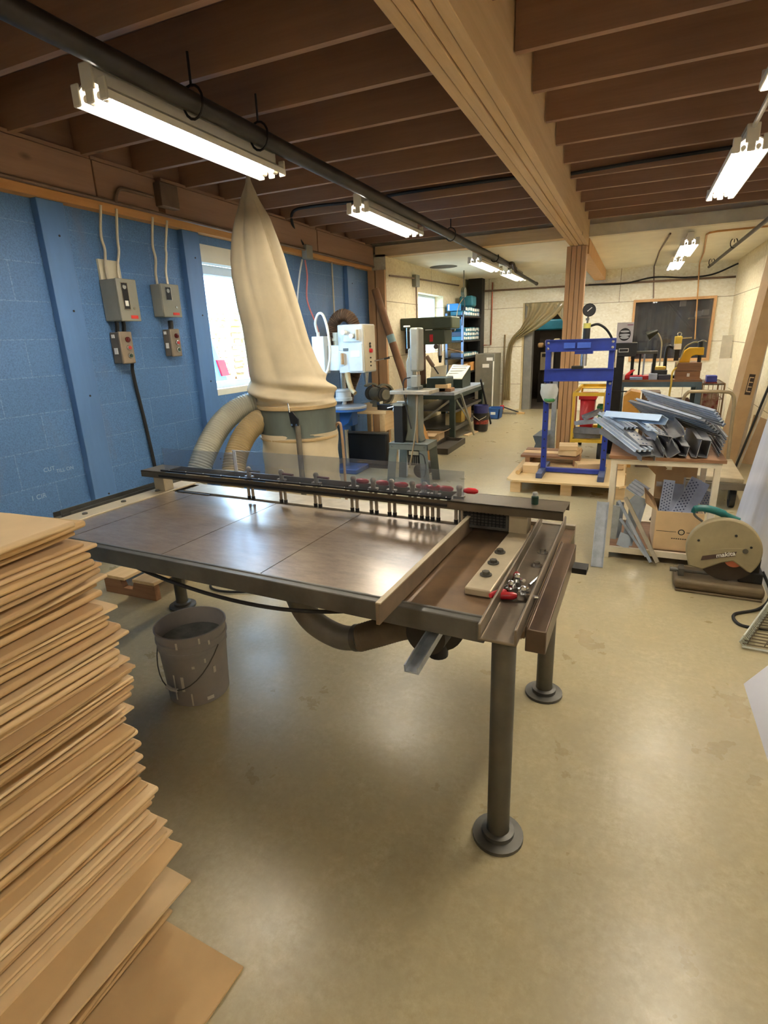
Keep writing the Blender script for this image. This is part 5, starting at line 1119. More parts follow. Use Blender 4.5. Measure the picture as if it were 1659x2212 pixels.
tag(MB().ext([(-.09, .1), (.09, .1), (.05, .0), (.09, -.12), (-.09, -.12), (-.05, .0)], (-1.03, 7.3, .13), (-1.0, 7.8, .13)).build('steel_block', mat('anvil_grey', (96, 108, 120), .4, .7)), 'waisted grey steel block on the floor left of the centre post', 'steel block')

# ================================================================ WHITE CART WITH STEEL PROFILES
wc = thing('white_cart', 'white painted wooden cart with brown top stacked with steel profiles', 'cart', (.24, 4.15, 0))
CP = mat('chipped_white', (214, 202, 176), .6, 0, .1, 6, col2=(232, 224, 204))
for x in (-.06, .535):
    for y in (3.87, 4.5): MB().bx(x - .018, y - .018, 0 if y < 4 else 0, x + .018, y + .018, .70).build('cart_leg', CP, wc, world=True, bevel=.003)
MB().bx(-.09, 3.84, .70, .575, 4.54, .72).build('cart_top', DARKWOOD, wc, world=True)
k = MB(); k.bx(-.08, 3.85, .665, .555, 3.875, .70); k.bx(-.08, 4.49, .665, .555, 4.515, .70); k.build('top_rail', CP, wc, world=True)
k = MB(); k.bx(-.08, 3.85, .045, .555, 3.875, .085); k.bx(-.08, 4.49, .045, .555, 4.515, .085); k.bx(-.08, 3.875, .045, -.055, 4.49, .085); k.bx(.53, 3.875, .045, .555, 4.49, .085); k.build('bottom_rail', CP, wc, world=True)
MB().bx(-.06, 3.87, .06, .53, 4.5, .078).build('cart_shelf', DARKWOOD, wc, world=True)
MB().ext([(-.012, -.006), (.012, -.006), (.012, .006), (-.012, .006)], (.22, 4.49, .1), (.52, 4.49, .66)).build('cross_brace', mat('brace_dark', (92, 80, 66), .6), wc, world=True)
MB().bx(.40, 4.44, .08, .425, 4.47, .66).build('steel_upright', GALV, wc, world=True)

def ribbed(w, n, h=.008, t=.003):
    """Corrugated plate section."""
    top = []; 
    for k in range(n):
        x0 = -w / 2 + w * k / n; d = w / n
        top += [(x0, 0), (x0 + d * .3, 0), (x0 + d * .4, h), (x0 + d * .8, h), (x0 + d * .9, 0)]
    top.append((w / 2, 0))
    return top + [(x, y - t) for x, y in reversed(top)]
def chan(w, h, t=.004): return [(-w / 2, 0), (w / 2, 0), (w / 2, h), (w / 2 - t, h), (w / 2 - t, t), (-w / 2 + t, t), (-w / 2 + t, h), (-w / 2, h)]
def inv(sec): return [(x, -y) for x, y in reversed(sec)]
def sec_rot(sec, a): return [(x * math.cos(a) - y * math.sin(a), x * math.sin(a) + y * math.cos(a)) for x, y in sec]
GALVB = mat('bright_galvanised', (190, 200, 214), .32, .45, .12, 14)
STKW = mat('printed_strip', (190, 212, 236), .45, .2, .05)
GP = 'steel profiles on the white cart'
def prof(sec, a, b, lab, m_, dots=None, roll=0, cat='steel profile'):
    o = tag(MB().ext(sec_rot(sec, roll), a, b).build('steel_profile', m_, bevel=.0), lab, cat, GP)
    if dots:
        A, B = Vector(a), Vector(b); x, y, d = frame_of(B - A); n, rows, dz = dots; k = MB()
        x, y = x * math.cos(roll) + y * math.sin(roll), y * math.cos(roll) - x * math.sin(roll)
        for i in range(n):
            for r_ in range(rows):
                c = A.lerp(B, .05 + .9 * i / (n - 1)) + x * ((r_ - (rows - 1) / 2) * .022) + y * dz
                M_ = Matrix((( x.x, d.x, y.x, c.x), (x.y, d.y, y.y, c.y), (x.z, d.z, y.z, c.z), (0, 0, 0, 1)))
                k.box((0, 0, 0), (.009, .012, .002), M_)
        k.build('punched_holes', mat('hole_blue', (48, 70, 110), .6), o, world=True)['kind'] = 'stuff'
    return o
prof(chan(.075, .055), (.142, 4.5, .722), (.19, 3.84, .722), 'open ended grey channel at the front left of the cart top', GALVD)
prof(chan(.08, .06), (.25, 4.5, .79), (.285, 3.85, .735), 'grey channel tipped on its corner at the cart front middle', GALVD, roll=R(38))
prof(chan(.065, .045), (.32, 4.5, .775), (.36, 3.85, .765), 'narrow grey channel standing on edge right of the tipped one', GALVD, roll=R(82))
prof(chan(.12, .03), (.40, 4.6, .79), (.42, 3.86, .785), 'tall smooth grey channel on edge near the right of the cart', GALVD, roll=R(82))
prof(chan(.11, .05), (.47, 4.6, .785), (.475, 3.87, .78), 'large dark grey channel face on edge at the right of the cart', GALVD, roll=R(84))
prof(ribbed(.13, 6), (.55, 4.6, .80), (.55, 3.9, .795), 'ribbed dark steel piece on edge at the far right of the cart', GALVD, roll=R(75))
prof(chan(.1, .05), (.24, 4.6, .86), (.30, 3.98, .83), 'dark channel lying across the middle of the profile heap', GALVD, roll=R(20))
prof(ribbed(.19, 7, .018), (.047, 4.8, .915), (.50, 4.05, .875), 'broad ribbed steel profile slanting down to the right in the heap', GALVD, roll=R(-38))
prof(ribbed(.15, 6, .02), (.111, 4.9, .99), (.535, 4.15, .93), 'ribbed bright steel profile uppermost at the back right of the heap', GALVB, roll=R(-48))
prof(ribbed(.07, 3, .014), (.055, 4.75, .972), (.44, 4.05, .925), 'bright narrow ribbed strip running along the broad ribbed profile', GALVB, roll=R(-35))
prof(inv(chan(.1, .045)), (.045, 4.5, .895), (.225, 3.95, .845), 'double ribbed grey profile with many holes in mid heap', GALVD, (9, 3, .001), roll=R(-12))
prof(inv(chan(.085, .04)), (-.07, 4.4, .875), (.12, 3.83, .80), 'holed grey profile with white square marks in the heap', GALVD, (7, 2, .001), roll=R(-8))
prof(ribbed(.11, 4, .013), (-.172, 4.6, .895), (.02, 4.15, .85), 'short bluish ribbed profile behind the front one at left', GALVB)
prof([(-.035, 0), (.035, 0), (.035, .004), (-.035, .004)], (.08, 4.15, .90), (.15, 3.95, .87), 'short white printed strip lying in the middle of the heap', STKW, (4, 1, .0045), roll=R(-8))
prof(inv(chan(.058, .045, .003)), (-.135, 4.42, .925), (.215, 3.95, .965), 'long pale blue holed strip lying on top of the heap', STKW, (18, 1, .001), roll=R(-30))
prof(ribbed(.125, 4, .014), (-.192, 4.5, .868), (.11, 3.76, .772), 'bright ribbed profile hanging over the left front of the cart', GALVB)
prof(inv(chan(.09, .035)), (-.15, 4.45, .80), (.14, 3.8, .738), 'dull channel under the overhanging ribbed profile at left', GALVD)
tag(MB().ext([(-.03, 0), (.03, 0), (.03, .006), (-.03, .006)], (-.15, 4.62, .73), (.2, 4.45, .73)).build('pale_blue_slat', mat('pale_lilac', (198, 202, 232), .5)), 'pale lilac slat jutting from the back left of the cart top', 'slat')
# lower shelf: carton, perforated strips, scraps
cn = thing('logo_carton', 'open brown carton with round printed mark on the cart shelf', 'carton', (.35, 4.07, .082), R(2))
k = MB(); k.bx(-.13, -.17, 0, .15, -.162, .27); k.bx(-.13, .162, 0, .15, .17, .27); k.bx(-.13, -.162, 0, -.122, .162, .27); k.bx(.142, -.162, 0, .15, .162, .27); k.bx(-.13, -.17, 0, .15, .17, .008); k.build('carton_body', CARD, cn)
k = MB(); k.poly([(-.13, .17, .27), (.05, .17, .27), (.05, .19, .47), (-.13, .19, .47)], (0, .006, 0)); k.poly([(-.13, .165, .27), (-.13, -.165, .27), (-.2, -.14, .31), (-.2, .12, .35)], (0, 0, .006)); k.poly([(-.12, .19, .42), (-.2, .2, .5), (-.16, .2, .56), (-.06, .19, .48)], (0, .006, 0)); k.bx(-.03, .2, .42, .13, .206, .58)
k.build('carton_flaps', CARD2, cn)
k = MB(); k.lathe([(.0, 0), (.02, 0), (.02, .001), (0, .001)], n=24, M=Matrix.Translation((.03, -.1705, .135)) @ Matrix.Rotation(R(90), 4, 'X')); k.bx(-.12, -.171, .133, -.0, -.17, .136); k.bx(.06, -.171, .133, .14, -.17, .136)
for q in range(9): k.bx(-.025 + .013 * q, -.171, .085, -.016 + .013 * q, -.17, .091)
k.build('printed_mark', INK, cn)
k = MB(); k.lathe([(.008, 0), (.014, 0), (.014, .0015), (.008, .0015)], n=20, M=Matrix.Translation((.03, -.171, .135)) @ Matrix.Rotation(R(90), 4, 'X')); k.build('mark_ring', mat('ring_pale', (196, 176, 140), .8), cn)
MB().bx(-.12, .178, .295, -.03, .186, .385).build('picture_label', mat('label_grey', (206, 202, 196), .5, 0, .2, 40), cn)
PERF = mat('perforated_steel', (150, 160, 186), .35, .4, .12)
for i, (a, b, lab) in enumerate((((.27, 4.05, .12), (.30, 4.17, .50), 'perforated steel strip standing steeply at the left in the carton'), ((.34, 4.02, .12), (.36, 4.2, .47), 'darker perforated strip behind the steep one in the carton'), ((.29, 4.0, .14), (.47, 4.22, .51), 'perforated steel strip slanting far right across the carton'), ((.36, 3.98, .13), (.52, 4.24, .48), 'plain folded steel strip slanting beneath the perforated one'), ((.42, 4.0, .13), (.56, 4.22, .42), 'dark perforated strip lowest at the right of the carton'))):
    o = tag(MB().ext([(-.035, 0), (.035, 0), (.035, -.03), (.032, -.03), (.032, -.003), (-.035, -.003)], a, b, up=(0, -1, .4)).build('perforated_strip', PERF if i != 4 else GALVD), lab, 'strip', 'perforated strips in the carton')
    if i in (0, 2, 4):
        A, B = Vector(a), Vector(b); x, y, d = frame_of(B - A, (0, -1, .4)); k = MB(); n = 18
        for q in range(n):
            for r_ in (-1.5, -.5, .5, 1.5):
                c = A.lerp(B, .03 + .94 * (q + (.5 if r_ in (-.5, 1.5) else 0)) / n) + x * r_ * .0155 + y * .0008
                M_ = Matrix(((x.x, d.x, y.x, c.x), (x.y, d.y, y.y, c.y), (x.z, d.z, y.z, c.z), (0, 0, 0, 1))) @ Matrix.Rotation(R(45), 4, 'Z')
                k.box((0, 0, 0), (.008, .008, .002), M_)
        k.build('perforations', mat('perf_dark', (50, 62, 96), .6), o, world=True)['kind'] = 'stuff'
SB = mat('slate_blue_steel', (146, 156, 168), .4, .6, .12); 
for i, (a, b, w, t, m_, lab) in enumerate((((-.01, 3.98, .38), (.22, 3.78, .03), .018, .014, GALV, 'long square bar slanting down over the cart shelf edge, left one'), ((.03, 4.0, .40), (.26, 3.79, .03), .024, .016, mat('dusty_bar', (170, 160, 140), .5, .4), 'long dusty bar slanting down over the cart shelf edge, right one'), ((.01, 3.95, .26), (.19, 3.8, .06), .016, .01, GALV, 'shorter square bar under the two long slanting bars'), ((-.02, 3.92, .36), (-.03, 3.92, .12), .05, .01, GALV, 'upright steel flat standing by the left cart leg'), ((.0, 4.02, .36), (-.0, 4.0, .1), .05, .008, SB, 'second upright steel flat behind the left cart leg'))):
    tag(MB().ext([(-w / 2, -t / 2), (w / 2, -t / 2), (w / 2, t / 2), (-w / 2, t / 2)], a, b, up=(0, 1, .2)).build('steel_bar', m_), lab, 'bar', 'steel bars on the cart shelf')
for (pts, lab) in (([(.06, 4.0, .20), (.14, 4.0, .22), (.17, 4.05, .38), (.09, 4.05, .41), (.055, 4.04, .37)], 'blue grey plate with clipped corner behind the slanting bars'), ([(-.0, 3.86, .10), (.08, 3.86, .075), (.085, 3.9, .16), (.02, 3.9, .18)], 'small grey plate leaning at the front left of the cart shelf'), ([(.03, 3.9, .09), (.1, 3.9, .085), (.12, 3.98, .24), (.05, 3.98, .26)], 'grey plate leaning behind the small front plate')):
    tag(MB().poly(pts, (0, .004, 0)).build('steel_plate', SB), lab, 'plate', 'plates on the cart shelf')
tag(MB().ext(ribbed(.1, 4, .006), (.06, 4.4, .40), (.16, 4.3, .36), up=(0, -1, .5)).build('ribbed_offcut', GALVD), 'small ribbed steel offcut behind the carton', 'offcut')
MB2 = MB().ext(chan(.075, .03), (-.105, 3.66, 0), (-.105, 3.845, .40), up=(0, -1, .3))
tag(MB2.build('steel_channel', GALV), 'steel channel leaning against the cart left front leg from the floor', 'steel channel')

# ================================================================ CHOP SAW
cs = thing('chop_saw', 'dusty abrasive chop saw with round guard and green handle on the floor', 'chop saw', (.57, 3.55, 0), R(-2))
DUSTY = mat('saw_dusty_grey', (150, 138, 108), .65, .1, .15, 6); SAWB = mat('saw_base_brown', (104, 90, 68), .55, .3, .2, 6)
k = MB(); k.bx(-.23, -.12, .012, .23, .13, .075); k.build('base', SAWB, cs, bevel=.022, seg=3)
k = MB(); k.bx(-.22, -.125, 0, .22, .135, .014); k.build('base_flange', SAWB, cs, bevel=.004)
k = MB(); k.cyl((-.22, -.03, .1), (.02, -.03, .1), .009, n=10); k.bx(-.21, -.06, .075, -.18, .02, .12); k.cyl((-.255, -.03, .1), (-.22, -.03, .1), .014, n=10); k.build('vise_screw', STEEL, cs)
k = MB(); k.bx(.02, -.05, .075, .05, .1, .125); k.bx(.1, -.04, .075, .22, .1, .14); k.build('vise_jaw', BLACKM, cs, bevel=.006)
cz, cx_ = .272, -.0; rr = .19
arc = [(cx_ + rr * math.cos(R(a)), cz + rr * math.sin(R(a))) for a in range(-38, 206, 6)]
lowp = [(-.165, .155), (-.09, .142), (.0, .195), (.055, .215), (.13, .16)]
MB().poly([(x, -.085, z) for x, z in arc + lowp], (0, .055, 0)).build('blade_guard', DUSTY, cs, bevel=.008)
MB().cyl((.03, -.052, .235), (.03, -.048, .235), .155, n=40).build('abrasive_wheel', mat('wheel_brown', (62, 50, 40), .8), cs)
MB().cyl((.06, -.075, .225), (.06, -.055, .225), .05, n=20).build('wheel_flange', mat('flange_orange', (170, 92, 60), .5), cs)
k = MB(); k.poly([(-.16, -.088, .25), (.02, -.088, .29), (.1, -.088, .30), (.09, -.088, .27), (-.15, -.088, .215)], (0, .004, 0)); k.build('guard_rib', DUSTY, cs)
nb_ = MB().poly([(-.105, -.0885, .2), (.06, -.0885, .25), (.065, -.0885, .278), (-.1, -.0885, .228)], (0, .003, 0)).build('name_label', mat('label_brown', (72, 52, 44), .5), cs)
text('makita', .036, WHITELBL, nb_, (.012, -.0895, .252), (R(90), R(-17), 0), 'brand_lettering', .0006, shear=.15, bold=.0006)
k = MB(); k.cyl((.105, -.092, .285), (.105, -.08, .285), .014, n=12); k.build('arbor_nut', STEEL, cs)
k = MB()
for x, z in ((.05, .37), (.13, .31), (-.13, .32)): k.cyl((x, -.088, z), (x, -.084, z), .007, n=8)
k.build('guard_screws', BLACKM, cs)
MB().cyl((.06, -.02, .24), (.06, .14, .24), .06, n=22).build('motor', BLACKP, cs)
k = MB(); k.bx(.13, -.03, .07, .2, .07, .23); k.build('pivot_arm', BLACKM, cs, bevel=.01)
MB().tube(spline([(.06, -.03, .445), (.0, -.03, .468), (-.06, -.03, .49), (-.12, -.03, .50), (-.165, -.03, .492), (-.172, -.03, .47)], 6), [.016] * 8 + [.022] * 10 + [.02] * 7 + [.014] * 6, 12).build('handle', mat('handle_green', (10, 92, 92), .35), cs)
MB().tube(spline([(-.17, -.03, .475), (-.16, -.03, .45), (-.12, -.03, .42)], 6), .007, 8).build('handle_strut', STEEL, cs)
tag(MB().tube(spline([(.79, 3.55, .14), (.83, 3.5, .05), (.81, 3.42, .012), (.74, 3.3, .009), (.62, 3.2, .008), (.64, 3.08, .008), (.8, 3.1, .008), (.83, 3.25, .008), (.82, 3.38, .008), (.88, 3.42, .008)], 8), .008, 8).build('saw_cable', RUBBER), 'black power cable looped on the floor before the chop saw', 'cable')

# ================================================================ RIGHT HAND SIDE
wbk = thing('wire_basket', 'flat white wire basket lying on the floor at the right edge', 'basket', (.8, 3.05, 0))
k = MB(); n = 15
for i in range(n + 1): 
    y = 2.84 + .5 * i / n; x = .605 + .2 * i / n; k.cyl((x, y, .03), (x + .3, y - .02, .03), .003, n=6)
for j in range(5):
    o_ = .02 + .07 * j; k.cyl((.605 + o_, 2.84, .033), (.805 + o_, 3.34, .033), .003, n=6)
k.build('wire_floor', mat('wire_dark', (96, 84, 64), .5, .4), wbk, world=True)
k = MB()
for i in range(31):
    t = i / 30; x, y = .605 + .2 * t, 2.84 + .5 * t; k.tube([(x + .012, y, .012), (x - .012, y + .006, .035), (x + .005, y + .01, .07), (x + .02, y + .008, .05)], .004, 6)
k.tube([(.605, 2.84, .07), (.805, 3.34, .07)], .005, 6); k.tube([(.605, 2.84, .012), (.92, 2.82, .012), (.92, 2.82, .05)], .006, 6)
k.build('coiled_edge', mat('wire_pale', (198, 204, 196), .4, .2), wbk, world=True)
PANEL = mat('white_sheet', (216, 216, 226), .35, 0, .03, 4); PANELS = mat('filmed_sheet', (208, 210, 222), .3, 0, .06, 5, stretch=(1, 3, .15))
def lean(name, lab, y0, y1, xb0, xb1, dx, h, th, m_):
    return tag(MB().poly([(xb1, y1, 0), (xb0, y0, 0), (xb0 + dx, y0, h), (xb1 + dx, y1, h)], (th, 0, 0)).build(name, m_), lab, 'panel')
lean('leaning_sheet', 'smooth white sheet leaning at the right, nearest the camera', 1.2, 2.52, .575, .567, .86, 1.28, .006, PANEL)
lean('leaning_sheet', 'tall white filmed sheet leaning steeply at the right beside the chop saw', 3.5, 5.08, .83, .876, .26, 2.0, .008, PANELS)
dl = thing('platform_dolly', 'low platform trolley with bent tube handle behind the white cart', 'trolley', (.7, 5.7, 0))
MB().poly([(.46, 5.35, .235), (.93, 5.28, .235), (.95, 6.1, .235), (.47, 6.14, .235)], (0, 0, .045)).build('deck', mat('deck_worn', (172, 156, 126), .6, 0, .15, 5), dl, world=True, bevel=.006)
k = MB(); k.bx(.45, 5.27, .18, .95, 5.3, .236); k.bx(.5, 5.4, .18, .9, 6.0, .236); k.build('chassis', mat('chassis_grey', (110, 100, 84), .6), dl, world=True)
for x, y in ((.52, 5.45), (.88, 5.4), (.52, 6.0), (.9, 6.0)):
    w_ = MB().cyl((x - .02, y, .08), (x + .02, y, .08), .08, n=20).build('caster_wheel', RUBBER, dl, world=True)
    k = MB(); k.bx(x - .03, y - .025, .07, x - .022, y + .025, .18); k.bx(x + .022, y - .025, .07, x + .03, y + .025, .18); k.build('caster_fork', STEEL, w_, world=True)
MB().tube(spline([(.49, 6.1, .25), (.475, 6.12, .6), (.47, 6.13, .82), (.50, 6.13, .90), (.56, 6.13, .915), (.8, 6.13, .912), (.875, 6.13, .89), (.90, 6.13, .80), (.905, 6.12, .6), (.915, 6.1, .25)], 6), .016, 12).build('tube_handle', mat('handle_tan', (156, 140, 112), .4, .4), dl, world=True)
# tall carton, board, rail, offcuts against the right wall
lb = thing('tall_carton', 'very tall narrow cardboard carton leaning in the right corner', 'carton', (1.06, 7.27, 0), rot=(R(-1.5), R(6.3), R(12)))
MB().bx(-.07, -.1, 0, .075, .1, 2.25).build('carton_body', CARD2, lb)  # darker card tone carries the shade of the front face
MB().bx(-.01, -.1015, 1.72, .055, -.1005, 1.90).build('shipping_label', mat('label_bluewhite', (206, 210, 220), .6), lb)
text('Trunk', .052, mat('ink_blue', (60, 84, 170), .6), lb, (.022, -.1035, 1.81), (R(90), R(-90), 0), 'label_lettering', .0004, bold=.001)
k = MB().bx(-.02, -.1015, .78, .04, -.1005, 1.0).build('dark_stamp', mat('stamp_dark', (60, 44, 32), .7), lb)
k = MB()
for q in range(4): k.bx(-.012, -.103, .81 + .05 * q, .032, -.1015, .82 + .05 * q)
k.bx(-.012, -.103, .81, -.004, -.1015, .97); k.build('stamp_bars', CARD, lb)
tag(MB().poly([(1.16, 7.75, 0), (1.30, 7.75, 0), (1.42, 7.75, 1.9), (1.27, 7.75, 1.9)], (0, .03, 0)).build('white_board', mat('white_printed_board', (214, 206, 196), .6, 0, .1, 12)), 'white printed board leaning right of the tall carton', 'board')
rl_ = thing('folding_rail', 'black and silver rail leaning diagonally right of the tall carton', 'rail', (1.14, 7.05, 0))
k = MB().ext([(-.02, -.012), (.0, -.012), (.0, .012), (-.02, .012)], (1.12, 6.9, .0), (1.34, 6.95, 1.0), up=(0, 1, 0)); k.build('black_rail', BLACKP, rl_, world=True)
k = MB().ext([(.0, -.01), (.016, -.01), (.016, .01), (.0, .01)], (1.13, 6.9, .0), (1.35, 6.95, 1.0), up=(0, 1, 0)); k.build('silver_rail', ALU, rl_, world=True)
tag(MB().poly([(1.22, 7.3, 0), (1.36, 7.2, 0), (1.42, 7.2, .5), (1.28, 7.3, .55)], (0, .02, 0)).build('brown_offcut', CARD2), 'brown card offcut on the floor right of the tall carton', 'offcut')
tag(MB().bx(1.3, 6.3, 0, 1.44, 6.8, .16).build('brown_carton', CARD2), 'low brown carton on the floor by the right wall', 'carton')
k = MB(); k.bx(1.2, 6.0, 0, 1.3, 6.06, .2); k.cyl((1.25, 6.0, .2), (1.27, 6.03, .3), .02, n=10)
tag(k.build('white_bracket', WHITEP), 'small white bracket on the floor by the right wall', 'bracket')
for (x0, x1, y, z1, lab, m_) in ((1.28, 1.43, 10.9, 1.36, 'tall grey translucent panel in the far right corner, left one', mat('grey_panel', (172, 164, 146), .4, 0, .1)), (1.34, 1.47, 11.1, 1.33, 'tall grey translucent panel in the far right corner, right one', mat('grey_panel2', (160, 152, 134), .4, 0, .1)), (1.12, 1.29, 9.6, 1.05, 'white panel standing before the far right corner', WHITEP)):
    tag(MB().poly([(x0, y, 0), (x1, y, 0), (x1 + .03, y + .12, z1), (x0 + .03, y + .12, z1)], (0, .01, 0)).build('standing_sheet', m_), lab, 'panel', 'panels in the far right corner')
wcart = thing('wire_cart', 'rusty wire cage cart at the right end of the tool bench', 'cart', (1.0, 8.7, 0))
k = MB()
for x in (.85, 1.1):
    for y in (8.4, 9.0): k.cyl((x, y, .02), (x, y, .80), .01, n=8)
for z in (.2, .4, .6, .8):
    k.tube([(.85, 8.4, z), (1.1, 8.4, z), (1.1, 9.0, z), (.85, 9.0, z)], .006, 6, closed=True)
for i in range(5): k.cyl((.87 + .05 * i, 8.4, .2), (.87 + .05 * i, 8.4, .8), .004, n=6)
k.build('wire_cage', mat('cage_brown', (140, 112, 84), .5, .4), wcart, world=True)
MB().bx(.85, 8.4, .78, 1.1, 9.0, .795).build('cage_shelf', STEEL, wcart, world=True)
MB().bx(.85, 8.41, .19, 1.1, 9.0, .2).build('cage_floor', STEEL, wcart, world=True)
tag(MB().bx(.88, 8.45, .2, 1.06, 8.8, .66).build('cage_bundle', mat('cage_red', (120, 40, 40), .7, 0, .3, 10, col2=(190, 180, 160))), 'red and pale bundle inside the wire cage cart', 'bundle')
bb = thing('parts_bin', 'blue plastic parts bin with red front on the wire cart', 'bin', (.95, 8.5, .795))
k = MB().bx(-.06, -.06, .02, .06, .1, .1); k.build('bin_body', mat('bin_royal', (52, 62, 150), .5), bb, bevel=.006); MB().bx(-.065, -.065, 0, .065, .1, .02).build('bin_base', mat('bin_red', (120, 36, 44), .5), bb)

# ================================================================ FAR TOOL BENCH
tbn = thing('tool_bench', 'blue grey steel tool bench below the interior window', 'workbench', (.32, 8.2, 0))
TBM = mat('bench_bluegrey', (84, 104, 116), .5, .2, .12)
MB().bx(-.15, 7.9, .862, .79, 8.6, .885).build('bench_top', DARKWOOD, tbn, world=True)
k = MB(); k.bx(-.15, 7.89, .80, .79, 7.93, .862); k.bx(-.15, 8.57, .80, .79, 8.6, .862); k.bx(-.15, 7.93, .80, -.12, 8.57, .862); k.bx(.76, 7.93, .80, .79, 8.57, .862); k.build('bench_rail', TBM, tbn, world=True)
for x in (-.125, .765):
    for y in (7.92, 8.57): MB().bx(x - .03, y - .025, 0, x + .03, y + .025, .80).build('bench_leg', TBM, tbn, world=True)
MB().bx(-.1, 8.0, .25, .74, 8.5, .28).build('lower_shelf', DARKWOOD, tbn, world=True)
ZT = .885
tag(MB().bx(.3, 8.1, .283, .7, 8.4, .62).build('brown_crate', mat('crate_dim', (120, 84, 62), .7, 0, .15)), 'brown crate under the tool bench', 'crate')
tag(MB().bx(.02, 8.1, .283, .22, 8.35, .58).build('cream_carton', mat('dim_cream', (190, 170, 124), .8)), 'cream carton under the tool bench at left', 'carton')
pc = thing('steel_pedestal', 'black steel pedestal standing at the left end of the tool bench', 'pedestal', (-.17, 7.62, 0))
MB().bx(-.22, 7.55, .02, -.11, 7.68, 1.19).build('pedestal_column', BLACKM, pc, world=True, bevel=.006)
k = MB(); k.bx(-.245, 7.5, 0, -.06, 7.72, .02); k.bx(-.245, 7.54, .77, -.02, 7.56, .785); k.build('pedestal_base', BLACKM, pc, world=True)
MB().bx(-.04, 7.52, .74, -.01, 7.55, .79).build('white_tag', WHITELBL, pc, world=True)
bxx = thing('card_index_box', 'black box with white framed label on the steel pedestal', 'box', (-.1, 7.75, 1.19))
MB().bx(-.225, 7.56, 1.192, .02, 7.9, 1.35).build('box_body', BLACKP, bxx, world=True, bevel=.004)
k = MB()
for a in ((-.18, 1.245, -.07, 1.251), (-.18, 1.283, -.07, 1.289), (-.18, 1.251, -.174, 1.283), (-.076, 1.251, -.07, 1.283)): k.bx(a[0], 7.556, a[1], a[2], 7.561, a[3])
k.build('label_frame', WHITELBL, bxx, world=True)
hx = thing('visor_box', 'white retail box with a dark visor picture on top of the black box', 'box', (-.12, 7.8, 1.352))
MB().bx(-.225, 7.7, 1.352, -.04, 7.88, 1.59).build('box_body', mat('retail_white', (228, 222, 222), .5, 0, .04), hx, world=True)
k = MB()
ov = [(-.132 + .068 * math.cos(a), 1.45 + .075 * math.sin(a)) for a in [2 * PI * q / 28 for q in range(28)]]
k.poly([(x, 7.697, z) for x, z in ov], (0, .003, 0)); k.build('visor_picture', mat('visor_black', (40, 36, 38), .4), hx, world=True)
k = MB()
for zc, h, w in ((1.485, .012, .052), (1.445, .014, .06), (1.415, .018, .05)): k.poly([(-.132 + w * math.cos(a), 7.695, zc + h * math.sin(a)) for a in [2 * PI * q / 20 for q in range(20)]], (0, .002, 0))
k.build('visor_bands', mat('band_white', (220, 222, 222), .4), hx, world=True)
MB().bx(-.11, 7.697, 1.555, -.045, 7.7, 1.565).build('box_print', mat('print_magenta', (180, 110, 140), .5), hx, world=True)
lp = thing('desk_lamp', 'dark green gooseneck desk lamp on the tool bench before the window', 'lamp', (.31, 8.35, ZT))
MB().tube(spline([(.31, 8.35, .90), (.315, 8.33, 1.25), (.30, 8.31, 1.36), (.26, 8.3, 1.44), (.23, 8.3, 1.455)], 6), .008, 8).build('gooseneck', mat('neck_pale', (200, 192, 168), .35, .5), lp, world=True)
MB().lathe([(.0, 0), (.02, 0), (.03, .03), (.062, .13), (.058, .132), (.0, .04)], n=24, M=Matrix.Translation((.25, 8.3, 1.475)) @ Matrix.Rotation(R(-118), 4, 'Y')).build('lamp_shade', mat('shade_green', (32, 38, 28), .3), lp, world=True)
MB().lathe([(0, 0), (.07, 0), (.065, .02), (.02, .035), (0, .035)], (.31, 8.35, ZT), 20).build('lamp_base', BLACKM, lp, world=True)
jf = thing('arbor_frame', 'dark four post frame on a bright red base on the tool bench', 'frame', (.08, 8.1, ZT))
k = MB(); k.bx(-.09, 8.0, ZT, .24, 8.2, ZT + .05); k.poly([(-.09, 8.0, ZT + .05), (-.09, 8.2, ZT + .05), (-.02, 8.15, ZT + .12), (-.02, 8.05, ZT + .12)], (.05, 0, 0)); k.build('red_base', REDP, jf, world=True, bevel=.008)
for x in (-.035, .06, .11, .22): MB().bx(x, 8.08, ZT + .05, x + (.04 if x < 0 or x > .2 else .022), 8.12, 1.215).build('frame_post', BLACKM if x != .11 else GALV, jf, world=True)
MB().bx(-.05, 8.07, 1.2, .27, 8.13, 1.235).build('top_bar', STEEL, jf, world=True, bevel=.004)
yp = thing('yellow_tester', 'yellow and white tester with ring top on the tool bench', 'tester', (.5, 8.3, ZT))
MB().bx(.455, 8.25, 1.31, .54, 8.33, 1.40).build('yellow_head', mat('tester_yellow', (220, 190, 70), .5), yp, world=True, bevel=.006)
MB().bx(.455, 8.25, 1.24, .54, 8.33, 1.31).build('white_head', WHITEP, yp, world=True, bevel=.004)
k = MB(); k.bx(.47, 8.27, 1.1, .525, 8.31, 1.24); k.tube(spline([(.48, 8.3, 1.25), (.40, 8.3, 1.28), (.375, 8.3, 1.2), (.38, 8.3, ZT)], 5), .022, 10); k.build('black_arm', BLACKM, yp, world=True)
k = MB(); k.tube([(.505 + .022 * math.cos(a), 8.29, 1.425 + .022 * math.sin(a)) for a in [2 * PI * q / 16 for q in range(16)]], .006, 8, closed=True); k.cyl((.54, 8.29, 1.375), (.65, 8.29, 1.38), .008, n=8); k.build('ring_top', CHROME, yp, world=True)
MB().bx(.36, 8.2, ZT, .58, 8.4, ZT + .03).build('tester_base', BLACKM, yp, world=True)
wcx = thing('wooden_box', 'brown wooden box carrying the yellow punch on the tool bench', 'box', (.63, 8.1, ZT))
